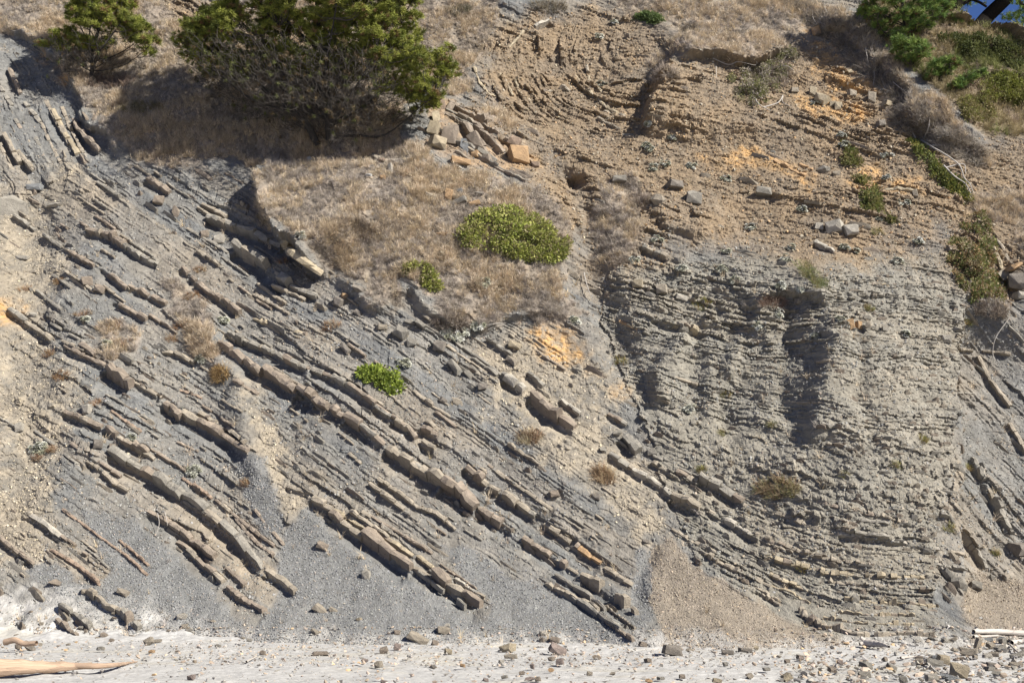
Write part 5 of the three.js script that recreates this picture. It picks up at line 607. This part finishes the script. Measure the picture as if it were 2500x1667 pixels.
// pale succulents
const rosette = (() => { const P = []; const r = rng(77); for (let ring = 0; ring < 3; ring++) for (let k = 0; k < 7 - ring; k++) { const a = (k / (7 - ring)) * 6.283 + ring * 0.4, up = 0.25 + ring * 0.55, l = 0.09 - ring * 0.018, d = V(Math.cos(a), up, Math.sin(a)).normalize(), s = V(-Math.sin(a), 0, Math.cos(a)).multiplyScalar(0.022), m = d.clone().multiplyScalar(l * 0.65).add(V(0, -0.012, 0)), e = d.clone().multiplyScalar(l); P.push(0, 0, 0, m.x + s.x, m.y + 0.012, m.z + s.z, e.x, e.y, e.z, 0, 0, 0, e.x, e.y, e.z, m.x - s.x, m.y + 0.012, m.z - s.z); } const g = new THREE.BufferGeometry(); g.setAttribute('position', new THREE.Float32BufferAttribute(P, 3)); g.computeVertexNormals(); return g; })();
const powder = std([1, 1, 1], { side: THREE.DoubleSide, roughness: 0.8 });
function succulent(px, py, wpx, n, label, group) {
  const base = spot(px, py), k = ppm(base), g = new THREE.Group(), list = [], nn = normalAt(base.x, base.y), w = wpx / k; g.position.copy(base);
  for (let i = 0; i < n; i++) { const a = R() * 6.283, q = Math.sqrt(R()) * w * 0.5, d = nn.clone().add(V(Math.cos(a) * 0.7, 0.5 + Math.sin(a) * 0.3, rr(-0.2, 0.4))).normalize(), p = V(Math.cos(a) * q, Math.sin(a) * q * 0.75, 0).addScaledVector(nn, 0.05 + rr(0, 0.08)), s = rr(0.8, 1.4); p.z -= p.y * 0.5; list.push([new THREE.Matrix4().compose(p, new THREE.Quaternion().setFromUnitVectors(V(0, 1, 0), d), V(s, s, s)), col(R() < 0.6 ? [0.36, 0.36, 0.31] : [0.24, 0.24, 0.175], 0.25)]); }
  part(instanced(rosette, powder, list), 'rosettes', g); return thing(g, 'succulent', label, 'succulent', group);
}
succulent(1110, 812, 70, 60, 'wide clump of pale grey succulents under the grey bare shrub'); succulent(985, 890, 34, 24, 'white-leaved succulent just above the small yellow-green bush'); succulent(735, 580, 26, 18, 'grey succulent at the left edge of the grass mound'); succulent(1177, 693, 34, 24, 'grey succulent on the grass below the large green bush'); succulent(1402, 786, 26, 18, 'dark-centred succulent at the lower right edge of the mound'); succulent(1165, 795, 34, 20, 'grey succulent right of the wide pale clump'); succulent(545, 788, 24, 18, 'green succulent on the ridge left of centre'); succulent(95, 1098, 44, 30, 'pale succulent clump on the left clay slope'); succulent(320, 1075, 26, 18, 'pale succulent at a block\'s edge above the long sandstone bed'); succulent(475, 1155, 34, 22, 'pinkish succulent above the long thick sandstone bed'); succulent(210, 785, 24, 16, 'yellowish succulent on the left slope'); succulent(262, 845, 24, 16, 'yellowish succulent beside the left dry patch'); succulent(495, 878, 26, 16, 'pale succulent at the lower end of the dry grass strip');
[[1600, 590], [1660, 663], [1775, 620], [1830, 560], [1925, 610], [1918, 638], [2060, 608], [2080, 618], [1955, 710], [1895, 770], [2000, 825], [2190, 645], [2045, 790], [1590, 305], [1585, 370], [1590, 415], [1640, 340], [1690, 410], [1990, 258], [2165, 384], [2050, 335], [2055, 360], [2160, 440], [1955, 515], [2145, 535], [2200, 500], [1790, 690], [1760, 665], [1680, 1000], [1550, 640], [1465, 95], [1500, 60], [1470, 210], [1580, 360], [1620, 405], [2205, 820], [1850, 800], [1900, 700], [2240, 595], [1770, 440]].forEach(([x, y]) => succulent(x + rr(-3, 3), y, rr(18, 28), 12, beside('small pale succulent', x, y), 'succulents on the right-hand slope'));

// bare branches and roots
function branch(label, paths, r, name = 'dead_branch', cat = 'branch') {
  const g = new THREE.Group(), base = spot(paths[0][0], paths[0][1]); g.position.copy(base);
  for (const a of paths) { const pts = pairs(a).map(([x, y], i) => { const p = spot(x, y); return p.addScaledVector(normalAt(p.x, p.y), 0.1 + 0.12 * (i % 2)).sub(base); }); part(new THREE.Mesh(tube(pts, r, r * 0.45, 6, pts.length * 4), deadWood), 'limb', g); }
  return thing(g, name, label, cat);
}
branch('bare white crooked branches hanging below the turf overhang at right', [[2250, 350, 2275, 375, 2300, 385, 2335, 415, 2350, 440, 2360, 465, 2372, 478], [2300, 410, 2325, 440, 2350, 455, 2364, 485], [2305, 415, 2345, 412, 2352, 430], [2258, 340, 2275, 310, 2270, 290], [2270, 365, 2310, 358], [2230, 345, 2233, 320]], 0.035);
branch('bare white branch below the grey-green shrub, looped at its end', [[1860, 272, 1895, 265, 1910, 240, 1908, 262, 1928, 268], [1840, 245, 1850, 270, 1880, 278], [1900, 170, 1920, 175, 1935, 180]], 0.025);
branch('pale twigs against the dark hollow under the turf brow', [[1740, 145, 1775, 165, 1800, 150, 1838, 158, 1843, 148], [1745, 170, 1745, 205]], 0.018);
branch('white dead twigs at the lower tip of the grass mound', [[1170, 800, 1200, 792, 1232, 790], [1190, 805, 1215, 795, 1235, 800]], 0.014);
branch('pale roots hanging from the turf overhang, upper right', [[2135, 175, 2140, 195, 2130, 215], [2150, 185, 2160, 215, 2165, 235], [2185, 200, 2205, 215, 2218, 232], [1985, 30, 1990, 55, 2005, 70], [2010, 20, 2020, 45], [2115, 120, 2125, 150, 2122, 165]], 0.02, 'hanging_roots', 'roots');
branch('thin pale stem hanging over the grey face right of the buttress', [[2460, 780, 2430, 830, 2422, 870, 2430, 900]], 0.018);
branch('thin pale root hanging down the gully edge, right of the grass mound', [[1422, 670, 1428, 710, 1445, 740]], 0.022, 'hanging_root', 'root');
branch('fine roots over the dark hollow beneath the second left ledge', [[388, 1258, 390, 1290, 384, 1312], [408, 1256, 410, 1295]], 0.012, 'hanging_root', 'root');

// ---------------------------------------------------------------- driftwood
const drift = std([0.56, 0.4, 0.28], { map: rep(woodTex, 1, 2), bumpMap: rep(woodTex, 1, 2), bumpScale: 0.015 }), bleached = std([0.68, 0.62, 0.55], { map: rep(woodTex, 1, 2), bumpMap: rep(woodTex, 1, 2), bumpScale: 0.01 });
function logMesh(pts, r0, r1, mat, seed) { const g = tube(pts, r0, r1, 18, 60), p = g.attributes.position; for (let i = 0; i < p.count; i++) { const x = p.getX(i), y = p.getY(i), z = p.getZ(i), n = 0.5 * r0 * (0.16 * vn(x * 1.5, y * 14 + z * 9, seed) + 0.1 * vn(x * 4, y * 25 + z * 20, seed + 1)); p.setXYZ(i, x, y + n, z + n); } g.computeVertexNormals(); return new THREE.Mesh(g, mat); }
{
  const a = ground(-90, 1654), b = ground(205, 1640), c = ground(335, 1612); a.y = 0.2; b.y = 0.1; c.y = 0.0;
  const g = new THREE.Group(), o = a.clone(); o.y = 0; g.position.copy(o); const L = (p) => p.clone().sub(o);
  part(logMesh([L(a).add(V(-0.8, 0, 0)), L(a), L(a.clone().lerp(b, 0.55)), L(b).add(V(-0.25, 0.02, 0)), L(b).add(V(0.12, 0.03, -0.04))], 0.24, 0.05, drift, 5), 'trunk', g); part(logMesh([L(b).add(V(-0.3, 0.03, -0.03)), L(b).add(V(0.25, 0.02, -0.08)), L(c)], 0.06, 0.012, drift, 7), 'broken_tip', g);
  thing(g, 'driftwood_log', 'big bleached driftwood log tapering onto the sand at the left edge', 'driftwood');
  const d = ground(10, 1588), e = ground(88, 1590); d.y = e.y = 0.2; const k = logMesh([d, d.clone().lerp(e, 0.3).add(V(0, 0.05, 0)), d.clone().lerp(e, 0.6).add(V(0, -0.02, 0)), e], 0.07, 0.05, drift, 11); thing(k, 'driftwood_piece', 'knobbly brown driftwood piece lying behind the big log, left edge', 'driftwood');
}
function stick(name, label, pts, r0, r1, knobs) { const P = pairs(pts).map(([x, y]) => { const p = y > 1555 ? ground(x, y) : spot(x, y); p.y = Math.max(p.y, 0) + r0; p.z += r0; return p; }), o = P[0].clone(), g = new THREE.Group(); g.position.copy(o); part(logMesh(P.map((p) => p.clone().sub(o)), r0, r1, bleached, 13), 'shaft', g); if (knobs) for (const [dx, dy, dz] of knobs) part(logMesh([V(0.12, 0, 0), V(dx * 0.5, dy * 0.5, dz * 0.5), V(dx, dy, dz)], r0 * 0.75, r0 * 0.4, bleached, 17), 'knob', g); return thing(g, name, label, 'driftwood'); }
stick('driftwood_stump', 'white driftwood stump with stubby root ends on scree below the buttress', [2110, 1578, 2135, 1580, 2168, 1587], 0.09, 0.025, [[-0.1, 0.14, 0], [-0.14, -0.02, 0.05], [-0.06, -0.12, 0.08]]);
stick('driftwood_pole', 'long pale driftwood pole on the rubble at the right edge', [2371, 1545, 2430, 1545, 2500, 1550], 0.05, 0.075); stick('driftwood_pole', 'thinner grey driftwood pole just below the long pale one', [2370, 1555, 2400, 1556, 2430, 1553], 0.03, 0.025); stick('driftwood_pole', 'white driftwood end cut by the right edge among rubble', [2468, 1573, 2490, 1570, 2520, 1571], 0.05, 0.05); stick('driftwood_stick', 'thin white stick on the stones right of the white stump', [2198, 1608, 2215, 1606, 2235, 1604], 0.025, 0.012); stick('driftwood_stick', 'small white stick lying on bare sand left of bottom middle', [602, 1617, 614, 1610, 627, 1604], 0.02, 0.01); stick('driftwood_stick', 'white stick slanting in the rubble at the right', [2466, 1576, 2478, 1588, 2488, 1596], 0.025, 0.02);

// ---------------------------------------------------------------- pines
function needleTuft(seed, n, len, wid, up) { const r = rng(seed), P = []; for (let k = 0; k < n; k++) { const a = r() * 6.283, t = (up + (1 - up) * r()), q = Math.sqrt(Math.max(0, 1 - t * t)), d = V(Math.cos(a) * q, t, Math.sin(a) * q), l = len * (0.7 + 0.4 * r()), s = d.clone().cross(V(r() - 0.5, r() - 0.5, r() - 0.5)).normalize().multiplyScalar(wid), b = V(0, -0.05 + 0.1 * r(), 0), e = b.clone().addScaledVector(d, l); P.push(b.x - s.x, b.y - s.y, b.z - s.z, b.x + s.x, b.y + s.y, b.z + s.z, e.x, e.y, e.z); } const g = new THREE.BufferGeometry(); g.setAttribute('position', new THREE.Float32BufferAttribute(P, 3)); g.computeVertexNormals(); return g; }
const needles = [0, 1].map((k) => needleTuft(21 + k, 26, 0.17, 0.011, -0.1)), spray = [0, 1].map((k) => needleTuft(31 + k, 22, 0.2, 0.012, 0.1));
function pine(o) {
  const base = spot(...o.base), g = new THREE.Group(), zc = base.z + (o.forward ?? 0.6); g.position.copy(base);
  const wp = (a) => pairs(a).map(([x, y]) => { const p = onPlane(x, y, zc); return [p.x, p.y]; }), crown = wp(o.crown), xs = crown.map((p) => p[0]), ys = crown.map((p) => p[1]);
  const x0 = Math.min(...xs), x1 = Math.max(...xs), y0 = Math.min(...ys), y1 = Math.max(...ys), cx = (x0 + x1) / 2, cl = []; let guard = 0;
  while (cl.length < o.clumps && guard++ < 1e5) {
    const x = rr(x0, x1), y = rr(y0, y1); if (!inPoly(crown, x, y)) continue; const e = edgeDist(crown, x, y), D = Math.min(o.depth, Math.sqrt(e * o.depth * 1.3) + 0.15), u = R(), k = u < 0.62 ? rr(0.55, 1) : rr(-0.9, 0.5), p = V(x, y, zc + D * k);
    p.z = Math.max(p.z, F(x, y) + 0.25); cl.push({ p, e, front: k, low: (y - y0) / (y1 - y0) });
  }
  // limbs: far-apart clumps carry a limb from the trunk
  const top = V(cx - base.x + (o.lean ?? 0), (y1 - base.y) * 0.7, zc - base.z), trunkPts = [V(0, -0.25, -0.1), V(top.x * 0.15, top.y * 0.2, top.z * 0.3), V(top.x * 0.55, top.y * 0.55, top.z * 0.7), top], tc = new THREE.CatmullRomCurve3(trunkPts);
  part(new THREE.Mesh(tube(trunkPts, o.trunk, o.trunk * 0.3, 9, 14), bark), 'trunk', g);
  if (o.second) { const [a, b, c] = o.second; part(new THREE.Mesh(tube([V(-0.5, -0.2, 0.1), V(a * 0.35, b * 0.3, c * 0.5), V(a * 0.7, b * 0.62, c), V(a, b, c), V(a * 1.2, b * 1.5, c)], 0.15, 0.05, 8, 14), bark), 'trunk', g); }
  const tips = [cl[0]]; while (tips.length < o.limbs) { let b = null, bd = -1; for (const c of cl) { let d = 1e9; for (const t of tips) d = Math.min(d, c.p.distanceTo(t.p)); if (d > bd) { bd = d; b = c; } } tips.push(b); }
  const nodes = [];
  for (const t of tips) { const e = t.p.clone().sub(base), h = Math.min(0.8, Math.max(0.06, (e.y / top.y) * 0.45 + rr(-0.08, 0.05))), s = tc.getPoint(h), m = s.clone().lerp(e, 0.5).add(V(rr(-0.3, 0.3), -0.16 * s.distanceTo(e) + rr(-0.1, 0.2), rr(-0.2, 0.3))), pts = [s, s.clone().lerp(m, 0.5).add(V(rr(-0.1, 0.1), rr(-0.1, 0.1), 0)), m, m.clone().lerp(e, 0.6).add(V(0, -0.1, 0)), e]; part(new THREE.Mesh(tube(pts, o.trunk * rr(0.26, 0.42), 0.012, 6, 12), bark), 'limb', g); const c = new THREE.CatmullRomCurve3(pts); for (let k = 3; k <= 12; k++) nodes.push(c.getPoint(k / 12)); }
  const tw = [], brown = []; for (const c of cl) { const e = c.p.clone().sub(base); let b = nodes[0], bd = 1e9; for (const n of nodes) { const d = n.distanceTo(e) + (n.y > e.y ? 0.5 : 0); if (d < bd) { bd = d; b = n; } } if (bd < 3) { const m = b.clone().lerp(e, 0.5).add(V(rr(-0.15, 0.15), -0.15 * bd, rr(-0.1, 0.1))); tw.push(tube([b, m, e], 0.018, 0.007, 4, 5)); for (let k = 0; k < 2; k++) { const q = m.clone().lerp(e, R()); tw.push(tube([q, q.clone().add(V(rr(-0.3, 0.3), rr(-0.05, 0.3), rr(-0.3, 0.3))), q.clone().add(V(rr(-0.5, 0.5), rr(0, 0.5), rr(-0.4, 0.4)))], 0.008, 0.003, 3, 3)); } } }
  if (o.twigs) { const T = wp(o.twigs), tx = T.map((p) => p[0]), ty = T.map((p) => p[1]); let n = 0, gd = 0; while (n < o.bare && gd++ < 2e4) { const x = rr(Math.min(...tx), Math.max(...tx)), y = rr(Math.min(...ty), Math.max(...ty)); if (!inPoly(T, x, y)) continue; n++; const p = V(x, y, Math.max(zc + rr(-0.5, 1) * o.depth * 0.75, F(x, y) + 0.15)).sub(base), d = p.clone().normalize().add(V(rr(-0.6, 0.6), rr(-0.5, 0.6), rr(-0.5, 0.5))).normalize(), l = rr(0.25, 0.75), q = p.clone().addScaledVector(d, l * 0.5).add(V(rr(-0.2, 0.2), rr(-0.15, 0.2), rr(-0.2, 0.2))), e = p.clone().addScaledVector(d, l).add(V(rr(-0.35, 0.35), rr(-0.2, 0.4), rr(-0.3, 0.3))); tw.push(tube([p, q, e], 0.009, 0.003, 3, 4)); if (n % 4 === 0) brown.push(e.clone()); const f = q.clone().add(V(rr(-0.4, 0.4), rr(-0.1, 0.4), rr(-0.3, 0.3))); tw.push(tube([q, q.clone().lerp(f, 0.5).add(V(0, 0.05, 0)), f], 0.007, 0.003, 3, 3)); } }
  if (tw.length) part(new THREE.Mesh(mergeGeometries(tw), twigMat), 'twigs', g);
  const lists = o.geo.map(() => []);
  for (const c of cl) for (let k = 0, n = o.per; k < n; k++) {
    const rad = o.clump * rr(0.5, 1), a = R() * 6.283, q = Math.sqrt(R()), off = V(Math.cos(a) * q * rad, rr(-0.18, 0.34) * rad * (1 - q * 0.6), Math.sin(a) * q * rad), p = c.p.clone().add(off).sub(base), d = V(off.x * 1.2, 0.75 * rad + off.y, off.z * 1.2 + 0.15 * rad).normalize(), s = rr(0.75, 1.25) * (o.size ?? 1);
    const dead = R() < (off.y < 0 ? 0.16 : 0.03), cc = dead ? [0.19, 0.12, 0.055] : o.colors[(R() * o.colors.length) | 0];
    lists[(R() * lists.length) | 0].push([new THREE.Matrix4().compose(p, new THREE.Quaternion().setFromUnitVectors(V(0, 1, 0), d), V(s, s, s)), col(cc, 0.25)]);
  }
  for (const p of brown) lists[0].push([new THREE.Matrix4().compose(p, spin().clone(), V(0.9, 0.9, 0.9)), col(R() < 0.5 ? [0.13, 0.095, 0.05] : [0.1, 0.11, 0.035], 0.3)]);
  lists.forEach((l, i) => l.length && part(instanced(o.geo[i], o.mat, l), 'crown', g));
  return thing(g, o.name, o.label, 'tree');
}
const needleMat = leafMat([1, 1, 1], 0.2), pineG = [[0.18, 0.205, 0.035], [0.24, 0.26, 0.05], [0.12, 0.145, 0.03], [0.29, 0.3, 0.07]];
pine({ name: 'pine_tree', label: 'large spreading pine with a dark twiggy underside, top of the cliff left of middle', base: [808, 345], forward: 1.2, depth: 3.3, clumps: 760, per: 20, clump: 0.46, size: 1.1, limbs: 16, second: [-2.6, 1.9, 0.9], trunk: 0.2, geo: needles, mat: needleMat, colors: pineG,
  crown: [425, 110, 470, 85, 500, 55, 555, 25, 540, -40, 600, -170, 1000, -170, 1032, 0, 1020, 70, 1012, 125, 1060, 130, 1100, 132, 1106, 178, 1085, 205, 1060, 255, 1005, 268, 985, 225, 930, 225, 880, 190, 800, 165, 740, 185, 690, 175, 640, 150, 590, 180, 530, 185, 480, 150], twigs: [470, 190, 590, 160, 720, 165, 860, 180, 960, 240, 1000, 280, 900, 320, 830, 335, 700, 300, 580, 250], bare: 1700 });
pine({ name: 'pine_tree', label: 'smaller pine with open bare limbs on the grass ledge at upper left', base: [225, 190], forward: 0.5, depth: 1.5, clumps: 170, per: 16, clump: 0.36, size: 1.15, limbs: 12, trunk: 0.1, geo: needles, mat: needleMat, colors: pineG,
  crown: [200, -90, 320, -90, 316, 30, 350, 55, 372, 75, 385, 115, 378, 150, 350, 120, 310, 95, 275, 120, 240, 125, 190, 125, 160, 120, 110, 115, 140, 95, 175, 85, 185, 30], twigs: [140, 130, 240, 125, 320, 110, 345, 150, 260, 170, 215, 190, 150, 170], bare: 160 });
const spruce = [[0.1, 0.17, 0.04], [0.14, 0.21, 0.045], [0.18, 0.24, 0.055]];
pine({ name: 'spruce_tree', label: 'green young spruce at the top right, left of the blue sky', base: [2210, 95], forward: 0.4, depth: 1.3, clumps: 130, per: 16, clump: 0.42, limbs: 12, trunk: 0.08, geo: spray, mat: needleMat, colors: spruce, crown: [2080, -90, 2305, -90, 2315, 10, 2300, 60, 2260, 90, 2210, 95, 2150, 92, 2115, 60] });
pine({ name: 'spruce_sapling', label: 'small spruce sapling on the slope just below the young spruce', base: [2228, 160], forward: 0.2, depth: 0.5, clumps: 26, per: 12, clump: 0.3, limbs: 6, trunk: 0.04, geo: spray, mat: needleMat, colors: spruce, crown: [2178, 98, 2240, 105, 2275, 130, 2240, 155, 2195, 148] });
pine({ name: 'spruce_sapling', label: 'low spruce sapling right of the first one, under the shaded bank', base: [2300, 195], forward: 0.2, depth: 0.4, clumps: 18, per: 12, clump: 0.3, limbs: 5, trunk: 0.03, geo: spray, mat: needleMat, colors: spruce, crown: [2262, 162, 2330, 148, 2322, 180, 2275, 192] });
pine({ name: 'spruce_sapling', label: 'flat spreading spruce sapling nearest the right edge', base: [2345, 222], forward: 0.2, depth: 0.4, clumps: 18, per: 12, clump: 0.26, limbs: 5, trunk: 0.03, geo: spray, mat: needleMat, colors: spruce, crown: [2310, 212, 2395, 178, 2392, 198, 2330, 226] });
// dark leaning trees against the sky
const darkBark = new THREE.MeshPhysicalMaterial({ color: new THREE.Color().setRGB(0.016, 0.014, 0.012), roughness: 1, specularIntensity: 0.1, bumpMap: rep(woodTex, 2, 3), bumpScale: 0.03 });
function skyTree(label, paths, crowns) {
  const z = F(onPlane(2420, 40, -19).x, 20) - 3, w = (x, y) => onPlane(x, y, z), g = new THREE.Group(), base = w(paths[0][1], paths[0][2]); g.position.copy(base);
  paths.forEach(([r, ...a], i) => { const p = pairs(a).map(([x, y], j) => w(x, y).sub(base).add(V(0, 0, j * rr(-0.2, 0.2)))); part(new THREE.Mesh(tube(p, r, r * 0.75, 10, 14), darkBark), i ? 'limb' : 'trunk', g); });
  const list = []; for (const [x, y, rx, ry, n] of crowns) for (let k = 0; k < n; k++) { const a = R() * 6.283, q = Math.sqrt(R()), p = w(x + Math.cos(a) * q * rx, y + Math.sin(a) * q * ry); p.z += rr(-0.8, 0.8); list.push([new THREE.Matrix4().compose(p.sub(base), spin().clone(), V(1.1, 1.1, 1.1)), col(spruce[(R() * 3) | 0], 0.3)]); }
  part(instanced(spray, needleMat, list), 'crown', g); return thing(g, 'leaning_tree', label, 'tree');
}
skyTree('dark leaning tree trunk against the blue sky in the top right corner', [[0.34, 2385, 75, 2412, 40, 2450, 5, 2500, -45], [0.1, 2470, -20, 2500, 20, 2530, 40]], [[2478, 42, 34, 20, 60], [2500, 78, 24, 16, 30], [2518, 10, 24, 40, 50]]);
skyTree('dark second trunk leaning behind the first, top right corner', [[0.3, 2318, 40, 2335, 10, 2375, -20, 2420, -60], [0.07, 2355, -6, 2385, 10, 2405, 22]], [[2322, 0, 26, 26, 60], [2385, -14, 40, 10, 40], [2318, 60, 22, 14, 30]]);

renderer.render(scene, camera);
